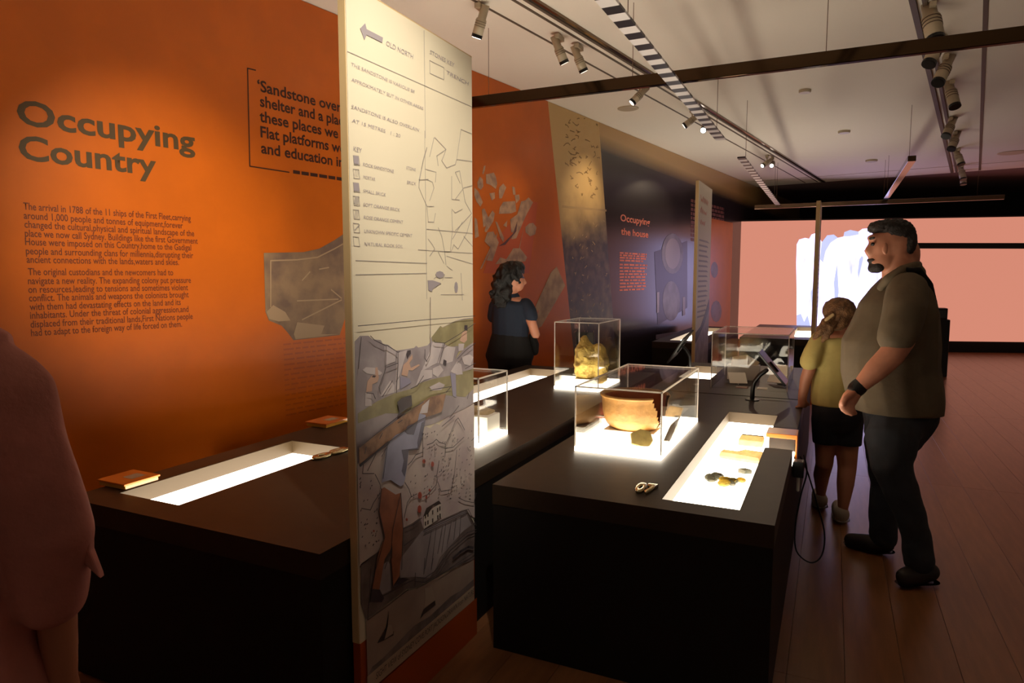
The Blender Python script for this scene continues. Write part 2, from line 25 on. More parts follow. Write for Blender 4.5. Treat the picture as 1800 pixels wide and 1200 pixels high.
'banner_ink': [[1.4,[[1.6688,1.315],[1.6517,1.2203]]],[1.4,[[1.7146,1.3157],[1.7358,1.3005],[1.7952,1.277],[1.791,1.2031]]],[1.4,[[1.7952,1.277],[1.7991,1.279],[1.8617,1.2494],[1.8605,1.2089]]],[1.4,[[1.791,1.2031],[1.7532,1.1481],[1.76,1.1262]]],[1.4,[[1.8605,1.2089],[1.8503,1.1337],[1.8497,1.1146]]],[1.4,[[1.8617,1.2494],[1.8699,1.251]]],[1.4,[[2.0641,1.2522],[2.0587,1.2218],[2.0346,1.1987]]],[1.4,[[2.086,1.2709],[2.0931,1.2625],[2.1626,1.2537],[2.121,1.1837]]],[1.4,[[2.0264,1.2429],[2.0256,1.21],[2.0393,1.1982]]],[1.4,[[1.7969,1.2071],[1.8607,1.2137]]],[1.4,[[2.1626,1.2537],[2.2689,1.2775],[2.4044,1.3133]]],[1.4,[[2.2565,1.1846],[2.324,1.2112],[2.4035,1.2324]]],[1.4,[[1.6909,1.1394],[1.7231,1.132],[1.7335,1.1144]]],[1.4,[[1.8269,1.1585],[1.7711,1.1152]]],[1.4,[[2.0557,1.0902],[2.0846,1.091],[2.2064,1.0836],[2.1694,1.0674]]],[1.4,[[2.3173,1.1383],[2.4026,1.1511]]],[1.4,[[1.9337,1.1163],[1.9734,1.1204],[2.015,1.1501]]],[1.3,[[1.6546,1.3509],[2.0638,1.3476],[2.4047,1.3421]]],[1.3,[[2.0655,1.426],[2.0631,1.2522]]],[1.5,[[2.0324,0.8964],[2.0707,0.8956],[2.0954,0.9035],[2.115,0.8884],[2.1605,0.87],[2.1817,0.8873],[2.2363,0.9455],[2.2583,0.9525]]],[1.5,[[2.1605,0.87],[2.1602,0.8508],[2.1545,0.822]]],[1.5,[[2.1602,0.8536],[2.2183,0.8457],[2.302,0.8667]]],[1.5,[[2.2583,0.9525],[2.2858,0.9216],[2.3081,0.8942]]],[1.5,[[2.3658,0.8382],[2.4022,0.8509]]],[1.5,[[1.9096,0.8543],[1.9315,0.8613],[1.9585,0.8776],[2.0039,0.877]]],[1.5,[[2.0056,0.9465],[2.0035,0.8589]]],[1.5,[[2.2453,0.8281],[2.2217,0.7237]]],[1.5,[[2.1136,0.8184],[2.0924,0.759]]],[1.5,[[1.789,0.9447],[1.7612,0.9205]]],[1.5,[[1.7316,0.937],[1.6862,0.893]]],[1.5,[[1.6657,0.9188],[1.6612,0.8905],[1.7185,0.8752]]],[1.5,[[2.2646,0.9992],[2.1937,0.9648]]],[1.5,[[2.3448,1.0373],[2.3329,1.0161]]],[1.5,[[1.8051,0.9577],[1.793,0.9485],[1.7666,0.8457]]],[1.5,[[2.0128,1.0558],[1.8556,1.034],[1.6502,0.9767]]],[1.5,[[2.0301,0.9985],[1.9794,0.9954],[1.8052,0.9601],[1.6516,0.9156]]],[1.5,[[2.0005,0.9269],[1.9769,0.8937],[1.9152,0.9056]]],[1.5,[[1.7517,0.9813],[1.7674,0.9967]]],[1.5,[[1.855,1.0122],[1.88,1.0171]]],[1.5,[[1.6739,0.9508],[1.6816,0.9694]]],[1.5,[[2.1363,0.9433],[2.2312,0.966]]],[1.4,[[1.6521,0.7819],[1.6962,0.7627],[1.7134,0.7811],[1.7481,0.8027]]],[1.4,[[1.7247,0.8706],[1.7491,0.8319],[1.7528,0.8148]]],[1.4,[[1.8894,0.798],[1.913,0.7685],[1.9271,0.7384],[1.902,0.723],[1.8813,0.6753]]],[1.4,[[1.927,0.7356],[1.9624,0.7367]]],[1.4,[[1.9982,0.7142],[2.0301,0.7136],[2.0911,0.7324],[2.103,0.7628]]],[1.4,[[2.1026,0.7414],[2.1246,0.698],[2.2014,0.682],[2.2207,0.7342]]],[1.4,[[2.2565,0.6334],[2.3077,0.6047],[2.3814,0.5753],[2.4026,0.6099]]],[1.4,[[1.7571,0.8135],[1.7419,0.7428],[1.7616,0.6766],[1.7695,0.6465],[1.719,0.5593]]],[1.4,[[1.8647,0.7684],[1.8149,0.6582],[1.8038,0.5896],[1.7663,0.5403]]],[1.4,[[1.8647,0.7684],[1.8754,0.6372],[1.862,0.4989]]],[1.4,[[1.8803,0.6384],[1.9394,0.6327],[1.9911,0.639]]],[1.4,[[2.0004,0.585],[2.3202,0.5573]]],[1.4,[[2.0112,0.5903],[2.3336,0.5631],[2.4045,0.4716]]],[1.4,[[2.0542,0.5693],[2.0078,0.4431]]],[1.4,[[2.0877,0.5669],[2.0511,0.4257]]],[1.4,[[2.1335,0.5606],[2.097,0.4669]]],[1.4,[[2.1571,0.5589],[2.1258,0.4623]]],[1.4,[[2.1992,0.5575],[2.1675,0.4786]]],[1.4,[[2.2364,0.5581],[2.2163,0.477]]],[1.4,[[2.2745,0.5555],[2.2605,0.4777]]],[1.4,[[1.9483,0.5826],[1.8787,0.5787]]],[1.4,[[2.4043,0.4543],[2.3257,0.468],[2.1792,0.4582],[2.0901,0.41]]],[1.4,[[2.4042,0.444],[2.3322,0.4556],[2.1911,0.4441],[2.1129,0.4008]]],[1.4,[[2.3858,0.364],[2.1777,0.3748]]],[6,[[2.2089,0.4048],[2.2658,0.4094],[2.3315,0.4049],[2.3722,0.3864]]],[1.4,[[2.1381,0.4325],[2.0778,0.4073],[2.0065,0.4086],[1.9526,0.4349]]],[1.4,[[2.1763,0.4093],[2.092,0.3853],[2.0061,0.393],[1.9456,0.4223]]],[1.4,[[2.3501,0.3504],[2.1994,0.3708],[2.0059,0.3851],[1.9515,0.3927]]],[1.4,[[1.9464,0.4529],[1.9419,0.4046]]],[1.4,[[2.0082,0.4828],[2.0,0.4271]]],[1.4,[[2.0644,0.461],[2.0491,0.423]]],[1.4,[[1.907,0.4462],[1.8632,0.4682]]],[1.4,[[1.6923,0.5705],[1.6709,0.4095]]],[1.4,[[1.7553,0.4521],[1.9003,0.4376],[1.9458,0.43]]],[1.4,[[1.6709,0.4095],[1.7654,0.4079],[1.8996,0.4113]]],[1.6,[[2.3633,0.7792],[2.355,0.7759]]],[1.6,[[2.2561,0.869],[2.2485,0.8684]]],[1.6,[[2.0932,0.865],[2.0873,0.8635]]],[1.6,[[2.3193,0.7033],[2.316,0.6994]]],[1.6,[[2.0119,0.8925],[2.0097,0.8875]]],[1.6,[[2.1559,0.754],[2.1497,0.7502]]],[1.6,[[2.0674,0.9358],[2.0625,0.9341]]],[1.6,[[2.2694,0.8288],[2.2641,0.824]]],[1.6,[[2.1901,0.9038],[2.187,0.9001]]],[1.6,[[2.1893,0.8041],[2.185,0.8005]]],[1.6,[[2.143,0.8182],[2.137,0.8168]]],[1.6,[[2.1358,0.8425],[2.1302,0.8406]]],[1.6,[[2.2006,0.8038],[2.1936,0.8018]]],[1.6,[[2.2331,0.8788],[2.2282,0.8769]]],[1.6,[[2.3434,0.807],[2.3362,0.8046]]],[1.6,[[2.3379,0.8136],[2.3335,0.81]]],[1.6,[[2.3126,0.7294],[2.3068,0.7282]]],[1.6,[[2.2177,0.8719],[2.2116,0.8675]]],[1.6,[[2.1858,0.8114],[2.1833,0.8077]]],[1.6,[[2.0505,0.8427],[2.0467,0.8386]]],[1.6,[[2.0259,0.9384],[2.0207,0.9355]]],[1.6,[[2.2062,0.7607],[2.2013,0.7565]]],[1.6,[[2.1831,0.751],[2.1774,0.7497]]],[1.6,[[2.1306,0.7763],[2.1267,0.7744]]],[1.6,[[2.1711,0.8546],[2.1657,0.852]]],[1.6,[[2.096,0.8684],[2.0918,0.8638]]],[1.6,[[2.3683,0.7626],[2.3654,0.7579]]],[1.6,[[2.2469,0.7534],[2.2428,0.752]]],[1.6,[[2.2236,0.8937],[2.2173,0.8897]]],[1.6,[[2.146,0.7577],[2.143,0.7527]]],[1.6,[[2.1672,0.786],[2.1611,0.7816]]],[1.6,[[2.3671,0.8798],[2.3646,0.8758]]],[1.6,[[2.0189,0.8428],[2.0144,0.8394]]],[1.6,[[2.1602,0.8796],[2.1531,0.8762]]],[1.6,[[2.0122,0.9431],[2.0074,0.941]]],[1.6,[[2.1462,0.788],[2.1423,0.7832]]],[1.6,[[2.2639,0.8023],[2.2606,0.7992]]],[1.6,[[2.2793,0.7127],[2.2766,0.7106]]],[1.6,[[2.2707,0.7457],[2.2679,0.7408]]],[1.6,[[2.2896,0.7694],[2.2853,0.7663]]],[1.6,[[2.1313,0.7809],[2.1275,0.7784]]],[1.6,[[2.3491,0.7079],[2.341,0.7044]]],[1.6,[[2.0385,0.939],[2.0339,0.9348]]],[1.6,[[2.3289,0.7697],[2.321,0.7687]]],[1.6,[[2.0828,0.886],[2.0795,0.8834]]],[1.6,[[2.0479,0.8862],[2.0457,0.8826]]],[1.6,[[2.3547,0.8017],[2.3486,0.7983]]],[1.6,[[2.3488,0.7452],[2.3416,0.7433]]],[1.6,[[2.3396,0.8568],[2.3348,0.8525]]],[1.6,[[2.1195,0.7755],[2.1131,0.7744]]],[1.6,[[2.087,0.9358],[2.0808,0.9337]]],[1.6,[[2.1429,0.8838],[2.1402,0.8805]]],[1.6,[[2.0864,0.8432],[2.0834,0.8399]]],[1.6,[[2.3559,0.816],[2.3479,0.8153]]],[1.6,[[2.1985,0.809],[2.1911,0.805]]],[1.6,[[2.1839,0.7824],[2.1766,0.7792]]],[1.6,[[2.3568,0.7021],[2.3515,0.6984]]],[1.6,[[2.0682,0.8704],[2.062,0.8676]]],[1.6,[[2.1035,0.9195],[2.1003,0.9176]]],[1.6,[[2.0868,0.8758],[2.0845,0.871]]],[1.6,[[2.1456,0.828],[2.1403,0.8266]]],[1.6,[[2.0369,0.9277],[2.0303,0.9267]]],[1.6,[[2.1513,0.7691],[2.1462,0.7682]]],[1.6,[[2.3314,0.8192],[2.3281,0.8163]]],[1.6,[[2.2172,0.9114],[2.2116,0.908]]],[1.6,[[2.0849,0.8685],[2.082,0.867]]],[1.6,[[2.2121,0.8351],[2.2054,0.8337]]],[1.6,[[2.1585,0.8062],[2.156,0.8032]]],[1.6,[[2.2515,0.8645],[2.2473,0.8609]]],[1.6,[[2.1466,0.7701],[2.14,0.7664]]],[1.6,[[2.0794,0.7598],[2.0743,0.7573]]],[1.6,[[2.116,0.7042],[2.1094,0.7006]]],[1.6,[[1.9437,0.7305],[1.9389,0.7285]]],[1.6,[[2.2281,0.6897],[2.2228,0.6865]]],[1.6,[[1.9569,0.7774],[1.9531,0.776]]],[1.6,[[2.2251,0.7058],[2.2202,0.701]]],[1.6,[[2.3018,0.6901],[2.297,0.6865]]],[1.6,[[1.9424,0.7412],[1.939,0.7395]]],[1.6,[[2.2162,0.689],[2.2136,0.685]]],[1.6,[[2.2467,0.7304],[2.2408,0.7284]]],[1.6,[[2.0838,0.7701],[2.0791,0.7655]]],[1.6,[[2.0243,0.787],[2.0184,0.7829]]],[1.6,[[2.1085,0.6809],[2.102,0.6776]]],[1.6,[[2.2821,0.7072],[2.2752,0.7048]]],[1.6,[[2.0151,0.742],[2.0093,0.7398]]],[1.6,[[1.9262,0.7929],[1.923,0.7891]]],[1.6,[[2.3497,0.647],[2.3456,0.6427]]],[1.6,[[1.956,0.8056],[1.9513,0.8033]]],[1.6,[[2.0911,0.768],[2.0866,0.7645]]],[1.6,[[2.3659,0.6994],[2.3604,0.6963]]],[1.6,[[2.174,0.6668],[2.1692,0.6635]]],[1.6,[[2.1142,0.6903],[2.1077,0.6885]]],[1.6,[[2.2249,0.6721],[2.2205,0.6677]]],[1.6,[[2.21,0.6931],[2.2047,0.6885]]],[1.6,[[2.1819,0.6866],[2.1776,0.6824]]],[1.6,[[2.3041,0.6856],[2.2998,0.6815]]],[1.6,[[2.0172,0.7872],[2.0137,0.7833]]],[1.6,[[2.1147,0.7116],[2.1094,0.7086]]],[1.6,[[2.3529,0.618],[2.3449,0.6149]]],[1.6,[[2.2653,0.6502],[2.258,0.6485]]],[1.6,[[2.0332,0.7896],[2.0306,0.7844]]],[1.6,[[2.1024,0.7603],[2.0995,0.7567]]],[1.6,[[2.1873,0.6648],[2.1821,0.6625]]],[1.6,[[2.2135,0.7233],[2.2094,0.7214]]],[1.6,[[2.2026,0.6904],[2.198,0.6883]]],[1.6,[[2.2884,0.6808],[2.2811,0.6792]]],[1.6,[[2.1803,0.6767],[2.177,0.6744]]],[1.6,[[2.2468,0.7244],[2.2419,0.7228]]],[1.6,[[2.3542,0.615],[2.3502,0.6101]]],[1.6,[[2.2378,0.7248],[2.2339,0.7208]]],[1.6,[[2.2165,0.7065],[2.2133,0.7029]]],[1.6,[[2.2457,0.6799],[2.2422,0.6771]]],[1.6,[[2.2424,0.6871],[2.236,0.6857]]],[1.6,[[2.2043,0.6633],[2.1975,0.6616]]],[1.6,[[2.3256,0.6502],[2.3214,0.6486]]],[1.6,[[2.1937,0.6511],[2.1885,0.649]]],[1.6,[[2.0346,0.7433],[2.0281,0.7412]]],[1.6,[[2.0607,0.7355],[2.0575,0.7329]]],[1.6,[[2.2696,0.6341],[2.2651,0.631]]],[1.6,[[2.3206,0.638],[2.3155,0.633]]],[1.6,[[1.7306,0.7549],[1.7281,0.7508]]],[1.6,[[1.7303,0.7078],[1.7258,0.7071]]],[1.6,[[1.7016,0.6873],[1.6989,0.6856]]],[1.6,[[1.7288,0.6833],[1.7258,0.6804]]],[1.6,[[1.6668,0.8038],[1.6628,0.8005]]],[1.6,[[1.7286,0.7113],[1.7241,0.71]]],[1.6,[[1.7101,0.6452],[1.7053,0.6423]]],[1.6,[[1.7314,0.7563],[1.7285,0.753]]],[1.6,[[1.7036,0.8569],[1.7009,0.8537]]],[1.6,[[1.6532,0.866],[1.6504,0.8643]]],[1.6,[[1.6823,0.7233],[1.6791,0.7222]]],[1.6,[[1.7364,0.8006],[1.7346,0.7976]]],[1.6,[[1.7237,0.6509],[1.7215,0.6494]]],[1.6,[[1.7227,0.6715],[1.7178,0.6685]]],[1.6,[[1.7231,0.6773],[1.7212,0.6753]]],[1.6,[[1.6517,0.8797],[1.6469,0.8759]]],[1.6,[[1.6999,0.8342],[1.6976,0.8299]]],[1.6,[[1.733,0.7266],[1.7287,0.7239]]],[1.6,[[1.7095,0.646],[1.7063,0.6448]]],[1.6,[[1.6501,0.7387],[1.6483,0.7369]]],[1.6,[[1.7269,0.6488],[1.7248,0.6467]]],[1.6,[[1.738,0.6489],[1.7341,0.6466]]],[1.6,[[1.7207,0.7523],[1.7157,0.7494]]],[1.6,[[1.7082,0.8397],[1.7041,0.8384]]],[1.6,[[1.6551,0.6914],[1.6515,0.6888]]],[1.6,[[1.709,0.6761],[1.7041,0.6755]]],[1.6,[[1.6508,0.8635],[1.646,0.8611]]],[1.6,[[1.679,0.7389],[1.6769,0.7363]]],[1.6,[[1.6708,0.7272],[1.6685,0.7228]]],[1.6,[[1.6507,0.858],[1.6484,0.8536]]],[1.6,[[1.6671,0.7258],[1.6632,0.7238]]],[1.6,[[1.6705,0.7118],[1.6685,0.7103]]],[1.6,[[1.684,0.8003],[1.682,0.7985]]],[1.6,[[1.6887,0.6588],[1.6847,0.6576]]],[1.6,[[1.6768,0.7238],[1.6748,0.7217]]],[1.6,[[1.6507,0.7784],[1.6472,0.7747]]],[1.6,[[1.6496,0.8507],[1.647,0.8481]]],[1.6,[[1.6693,0.6581],[1.6664,0.6542]]],[1.6,[[1.7427,0.7895],[1.7404,0.7853]]],[1.6,[[1.648,0.8539],[1.6458,0.8524]]]],
'banner_pen': [[1.2,[[1.6449,2.1543],[2.0565,2.1592],[2.3995,2.1626]]],[1.2,[[2.0607,2.343],[2.0616,1.9821]]],[1.2,[[2.0576,2.0056],[2.0584,1.4211]]],[1.5,[[2.1228,1.9956],[2.2013,1.9663],[2.136,1.9329],[2.1451,1.8991]]],[1.5,[[2.118,1.9922],[2.0881,1.9229]]],[1.5,[[2.2013,1.9663],[2.1702,1.9205],[2.2052,1.9],[2.2683,1.9221],[2.2793,1.9422],[2.3136,2.0592],[2.3983,2.059]]],[1.5,[[2.2793,1.9422],[2.4006,1.9525]]],[1.5,[[2.0701,1.9495],[2.0413,1.8914],[2.0172,1.8203]]],[1.3,[[2.0701,1.9519],[2.051,1.9171],[2.0175,1.8324],[2.077,1.8424]]],[1.3,[[2.0175,1.8324],[2.0168,1.8058],[2.0656,1.7472],[2.113,1.7515]]],[1.3,[[2.0848,1.7689],[2.1144,1.8171],[2.1052,1.836],[2.0677,1.8412]]],[1.3,[[2.0638,1.8751],[2.13,1.8743],[2.1244,1.8384]]],[1.3,[[2.0656,1.7472],[2.0737,1.6931],[2.1118,1.6959],[2.1222,1.7271]]],[1.3,[[2.241,1.8737],[2.2396,1.7896],[2.2988,1.7929]]],[1.3,[[2.2662,1.7923],[2.3327,1.8424],[2.4077,1.8594]]],[1.3,[[2.3052,1.8553],[2.2678,1.8931],[2.3004,1.9028],[2.3433,1.7891],[2.3946,1.7496],[2.3309,1.7116],[2.2643,1.6747]]],[1.3,[[2.239,1.7526],[2.2654,1.7416],[2.3204,1.7598]]],[1.3,[[2.2389,1.7473],[2.2429,1.6734],[2.2257,1.5928],[2.1842,1.5915],[2.1936,1.5444]]],[1.3,[[2.3197,1.7108],[2.2806,1.6757],[2.2424,1.6414]]],[1.3,[[2.3945,1.7385],[2.3531,1.669],[2.285,1.6056],[2.2527,1.6205],[2.231,1.593]]],[1.3,[[2.1407,1.6775],[2.165,1.648],[2.1842,1.5915]]],[1.3,[[2.0724,1.633],[2.1005,1.6141],[2.1147,1.5994],[2.0806,1.573]]],[1.3,[[2.139,1.59],[2.1784,1.5494]]],[1.3,[[2.1076,1.4918],[2.1474,1.5125],[2.1827,1.5074],[2.167,1.4864]]],[1.3,[[2.1825,1.4968],[2.24,1.4968]]],[1.3,[[2.3057,1.5132],[2.3154,1.408]]],[1.3,[[2.1559,1.434],[2.327,1.43]]],[1.3,[[2.1987,1.5392],[2.2404,1.5237]]],[1.3,[[2.3302,1.6568],[2.399,1.621]]],[1.3,[[2.1994,1.5762],[2.3982,1.5505]]],[1.3,[[2.0638,1.6675],[2.3996,1.6717]]],[1.3,[[2.0073,1.5931],[2.3987,1.5928]]],[1.3,[[1.6631,1.5489],[2.0612,1.5473]]],[1.3,[[1.6616,1.506],[2.0604,1.5121]]],[1.1,[[1.6619,1.8593],[1.6875,1.8616],[1.692,1.8354],[1.665,1.8331],[1.6619,1.8593]]],[1.1,[[1.6605,1.8195],[1.6861,1.8215],[1.6907,1.795],[1.6636,1.7933],[1.6605,1.8195]]],[1.1,[[1.6591,1.7797],[1.6847,1.7812],[1.6893,1.7546],[1.6622,1.7533],[1.6591,1.7797]]],[1.1,[[1.6577,1.7398],[1.6833,1.7408],[1.6879,1.7141],[1.6608,1.7133],[1.6577,1.7398]]],[1.1,[[1.6563,1.6998],[1.682,1.7004],[1.6865,1.6735],[1.6594,1.6731],[1.6563,1.6998]]],[1.1,[[1.6549,1.6597],[1.6806,1.6598],[1.6851,1.6328],[1.658,1.6329],[1.6549,1.6597]]],[1.1,[[1.6535,1.6195],[1.6792,1.6192],[1.6837,1.5919],[1.6566,1.5925],[1.6535,1.6195]]],[2.6,[[1.6609,1.7171],[1.6683,1.738]]],[2.6,[[1.667,1.7177],[1.6738,1.7386]]],[2.6,[[1.6731,1.7182],[1.6792,1.7391]]],[2.6,[[1.6792,1.7188],[1.6847,1.7397]]],[1.2,[[1.6608,1.6762],[1.6669,1.6978]]],[0.9,[[1.6637,1.7983],[1.6711,1.8181]]],[1.2,[[1.6662,1.6766],[1.6717,1.6982]]],[0.9,[[1.6698,1.7991],[1.6765,1.8189]]],[1.2,[[1.6716,1.677],[1.6764,1.6986]]],[0.9,[[1.6759,1.7999],[1.682,1.8196]]],[1.2,[[1.6771,1.6775],[1.6812,1.6991]]],[0.9,[[1.682,1.8007],[1.6874,1.8204]]],[2,[[1.6629,1.6404],[1.6839,1.6566]]],[1.2,[[2.0953,2.2532],[2.1914,2.255],[2.1907,2.2123],[2.0962,2.2101],[2.0953,2.2532]]]],
'banner_grey': [[[1.7071,2.2379],[1.7317,2.2602],[1.7382,2.2457],[1.8208,2.2461],[1.8166,2.2297],[1.7376,2.2289],[1.7266,2.2111]],[[1.6604,1.7791],[1.6847,1.7799],[1.6852,1.7567],[1.6609,1.7561]],[[1.6619,1.8584],[1.6861,1.8601],[1.6866,1.8371],[1.6637,1.8358]],[[2.2794,1.4585],[2.2753,1.4431],[2.266,1.4369],[2.2569,1.4434],[2.2533,1.4588],[2.2573,1.4741],[2.2666,1.4804],[2.2758,1.474]],[[2.0645,1.4869],[2.0978,1.4867],[2.1567,1.4759],[2.0972,1.456],[2.0921,1.4458],[2.0684,1.4513]],[[2.1776,1.5074],[2.1685,1.4981],[2.147,1.4943],[2.1261,1.4981],[2.1177,1.5072],[2.1265,1.5164],[2.1475,1.5203],[2.1688,1.5166]]],
'banner_text': [['OLD NORTH',1.8368,2.228,1.989,0.0157],['STONES KEY',2.0958,2.276,2.2642,0.0145],['TRENCH',2.2061,2.2363,2.3724,0.0141],['THE SANDSTONE IS VARIOUS BE',1.6598,2.1174,1.9959,0.0106],['APPROXIMATELY BUT IN OTHER AREAS',1.6602,2.0737,2.0478,0.0107],['SANDSTONE IS ALSO OVERLAIN',1.6574,1.9956,2.0188,0.0107],['AT 15 METRES   1 : 20',1.6587,1.9557,1.9071,0.0108],['KEY',1.6624,1.873,1.7017,0.0142],['ROCK SANDSTONE',1.7072,1.8359,1.8669,0.0102],['MORTAR',1.7073,1.7976,1.7666,0.0103],['SMALL BRICK',1.7059,1.756,1.8215,0.0103],['SOFT ORANGE BRICK',1.7045,1.7148,1.898,0.0103],['ROSE ORANGE CEMENT',1.7053,1.6762,1.915,0.0103],['UNKNOWN SPECIFIC CEMENT',1.706,1.6344,1.969,0.0104],['NATURAL ROCK SOIL',1.7061,1.5954,1.9126,0.0104],['STONE',1.9403,1.8588,1.9962,0.0103],['BRICK',1.9432,1.8113,1.9968,0.0104]],
'banner_caption': ['SIGHT VIEW of SYDNEY COVE,PORT JACKSON,DRAWN from NATURE',1.7072,0.1892,2.3747,0.022],
'banner_z': [0.1643,0.1539,0.2183,0.2157],
'head': [['Occupying',1.4717,2.2609,2.4058,0.1118],['Country',1.4687,2.088,2.1601,0.1097]],
'para': [['The arrival in 1788 of the 11 ships of the First Fleet,carrying',1.4722,1.8371,2.3573,0.036],['around 1,000 people and tonnes of equipment,forever',1.4707,1.7908,2.3049,0.036],['changed the cultural,physical and spiritual landscape of the',1.4712,1.7468,2.3751,0.036],['place we now call Sydney. Buildings like the first Government',1.4704,1.7018,2.3957,0.036],['House were imposed on this Country,home to the Gadigal',1.4692,1.6596,2.3517,0.036],['people and surrounding clans for millennia,disrupting their',1.4695,1.613,2.3628,0.036],['ancient connections with the lands,waters and skies.',1.4701,1.5699,2.2697,0.036],['The original custodians and the newcomers had to',1.4727,1.5079,2.2308,0.036],['navigate a new reality. The expanding colony put pressure',1.47,1.4617,2.3403,0.036],['on resources,leading to tensions and sometimes violent',1.4686,1.4175,2.3195,0.036],['conflict. The animals and weapons the colonists brought',1.4692,1.374,2.3215,0.036],['with them had devastating effects on the land and its',1.4697,1.3288,2.2692,0.036],['inhabitants. Under the threat of colonial aggression,and',1.469,1.2851,2.3165,0.036],['displaced from their traditional lands,First Nations people',1.4682,1.2398,2.3414,0.036],['had to adapt to the foreign way of life forced on them.',1.4682,1.1958,2.2706,0.036]],
'quote': [['‘Sandstone overhangs','‘Sandstone',2.8605,2.7231,3.3398],['shelter and a place','shelter',2.8764,2.626,3.1617],['these places we built','these',2.8697,2.5267,3.1004],['Flat platforms were','Flat',2.8726,2.4259,3.0214],['and education in the','and',2.8727,2.3219,3.0237]],
'quote_lines': [[[2.8512,2.8505],[2.7919,2.8483],[2.7824,2.2228],[3.092,2.2222]],[[3.1257,2.2303],[3.2582,2.2308],[3.4662,2.2313],[3.6321,2.2339]]],
'shard': [[2.8656,1.6591],[3.1984,1.6747],[3.3373,1.7036],[3.4839,1.7721],[3.5858,1.8281],[3.6883,1.8007],[3.7347,1.571],[3.6024,1.255],[3.511,1.0563],[3.0866,1.0499],[3.038,1.1081],[2.99,1.1593],[2.8876,1.2006],[2.8629,1.2603]],
'shard_lines': [[[2.9049,1.2937],[2.9175,1.6085],[3.137,1.6187],[3.3195,1.641],[3.4819,1.7085],[3.6008,1.7643]],[[3.1263,1.3282],[3.5029,1.3301]],[[3.1659,1.1919],[3.5362,1.3227]],[[3.1761,1.4735],[3.2463,1.5349]],[[3.3322,1.5541],[3.4202,1.5676]],[[3.4392,1.4022],[3.5366,1.3357]]],
'shard_patch': [[[2.9259,1.3047],[3.022,1.2535],[3.0627,1.1913],[2.9631,1.1906],[2.8881,1.2123],[2.8696,1.26]],[[3.0882,1.0925],[3.1207,1.176],[3.3657,1.1369],[3.3316,1.0754],[3.4944,1.064],[3.1015,1.0549]]],
'frags': [[[5.335,2.4896],[5.3596,2.5636],[5.3871,2.5719],[5.3755,2.523],[5.351,2.4821]],[[5.2551,2.3956],[5.295,2.4565],[5.3427,2.4338],[5.3502,2.3684],[5.3099,2.331],[5.2625,2.3495]],[[5.3914,2.487],[5.5236,2.5205],[5.5571,2.4878],[5.5823,2.4226],[5.5566,2.3662],[5.4812,2.3921],[5.399,2.4022]],[[5.2078,2.3437],[5.2701,2.3127],[5.3411,2.2154],[5.3007,2.1692],[5.2378,2.2156],[5.2071,2.269]],[[5.6076,2.3372],[5.6163,2.3872],[5.6857,2.4341],[5.7384,2.4001],[5.6592,2.2832],[5.616,2.2791]],[[5.4476,2.3115],[5.5395,2.3304],[5.5392,2.272],[5.4888,2.2479]],[[5.8459,2.4216],[5.8915,2.4164],[5.9099,2.3473],[5.8641,2.3377]],[[5.8915,2.3353],[5.9749,2.3536],[5.9844,2.3033],[5.9192,2.2565]],[[5.6243,2.1912],[5.6853,2.2509],[5.9007,2.2803],[5.9193,2.1747],[5.8277,2.1473],[5.6068,2.1257]],[[5.3245,2.1474],[5.3649,2.1602],[5.4298,2.0786],[5.3964,1.9992],[5.3475,1.977]],[[5.4298,2.0786],[5.4966,2.1515],[5.5386,2.1255],[5.5129,2.0454],[5.396,1.9315],[5.3634,1.9394]],[[5.5467,2.0477],[5.5808,2.0401],[5.702,1.8876],[5.6843,1.8467],[5.632,1.8943]],[[5.6847,2.0169],[5.7556,2.0716],[5.7466,2.0005]],[[5.8095,2.0853],[5.9379,2.1454],[6.0126,2.2852],[6.0888,2.3025],[6.1565,2.3401],[6.2454,2.2956],[6.1279,2.1701],[6.0131,2.037],[5.9194,1.9593],[5.8276,1.9545]],[[6.0897,2.0208],[6.1674,2.0676],[6.2466,2.078],[6.3173,2.0342],[6.2874,1.9574],[6.1877,1.9312],[6.0995,1.9689]],[[5.9379,2.1044],[6.0894,2.1254],[5.9195,1.8976],[5.8275,1.8832]],[[5.2052,2.0627],[5.2443,2.0466],[5.2746,1.887],[5.2113,1.865]],[[5.3628,1.8431],[5.4124,1.9324],[5.5124,1.9475],[5.6059,1.8434],[5.4941,1.652],[5.3943,1.6599],[5.478,1.7794]],[[5.5449,1.6231],[5.6314,1.6946],[5.7372,1.6768],[5.8641,1.7925],[5.9947,1.797],[6.1296,1.7062],[6.0908,1.663],[5.6838,1.6353]],[[5.2881,1.5712],[5.5804,1.9413],[5.5717,1.9014],[5.3204,1.5811]],[[5.9196,1.6806],[6.0895,2.0731],[6.0704,2.0301],[5.9383,1.6758]]],
'frag_dark': [[[5.5971,1.8033],[5.702,1.8474],[5.8641,1.9462],[5.9379,2.0736],[5.9194,1.9696],[5.7196,1.8229]]],
'frag_panel': [[6.1664,2.2991],[6.3461,2.3045],[6.2477,1.8592],[6.1696,1.5362],[5.3444,1.5328],[5.5119,1.8297]],
'stick': [[6.754,1.6151],[6.9535,1.3955],[6.4292,0.946],[6.1946,0.8979],[6.3089,1.1837],[6.6283,1.5493]],
'orange_end': [6.6495,7.0773],
'band_end': [7.8586,8.2341],
'band_mid': [7.0511,2.3392],
'band_seam': [[6.8788,2.305],[8.002,2.3484]],
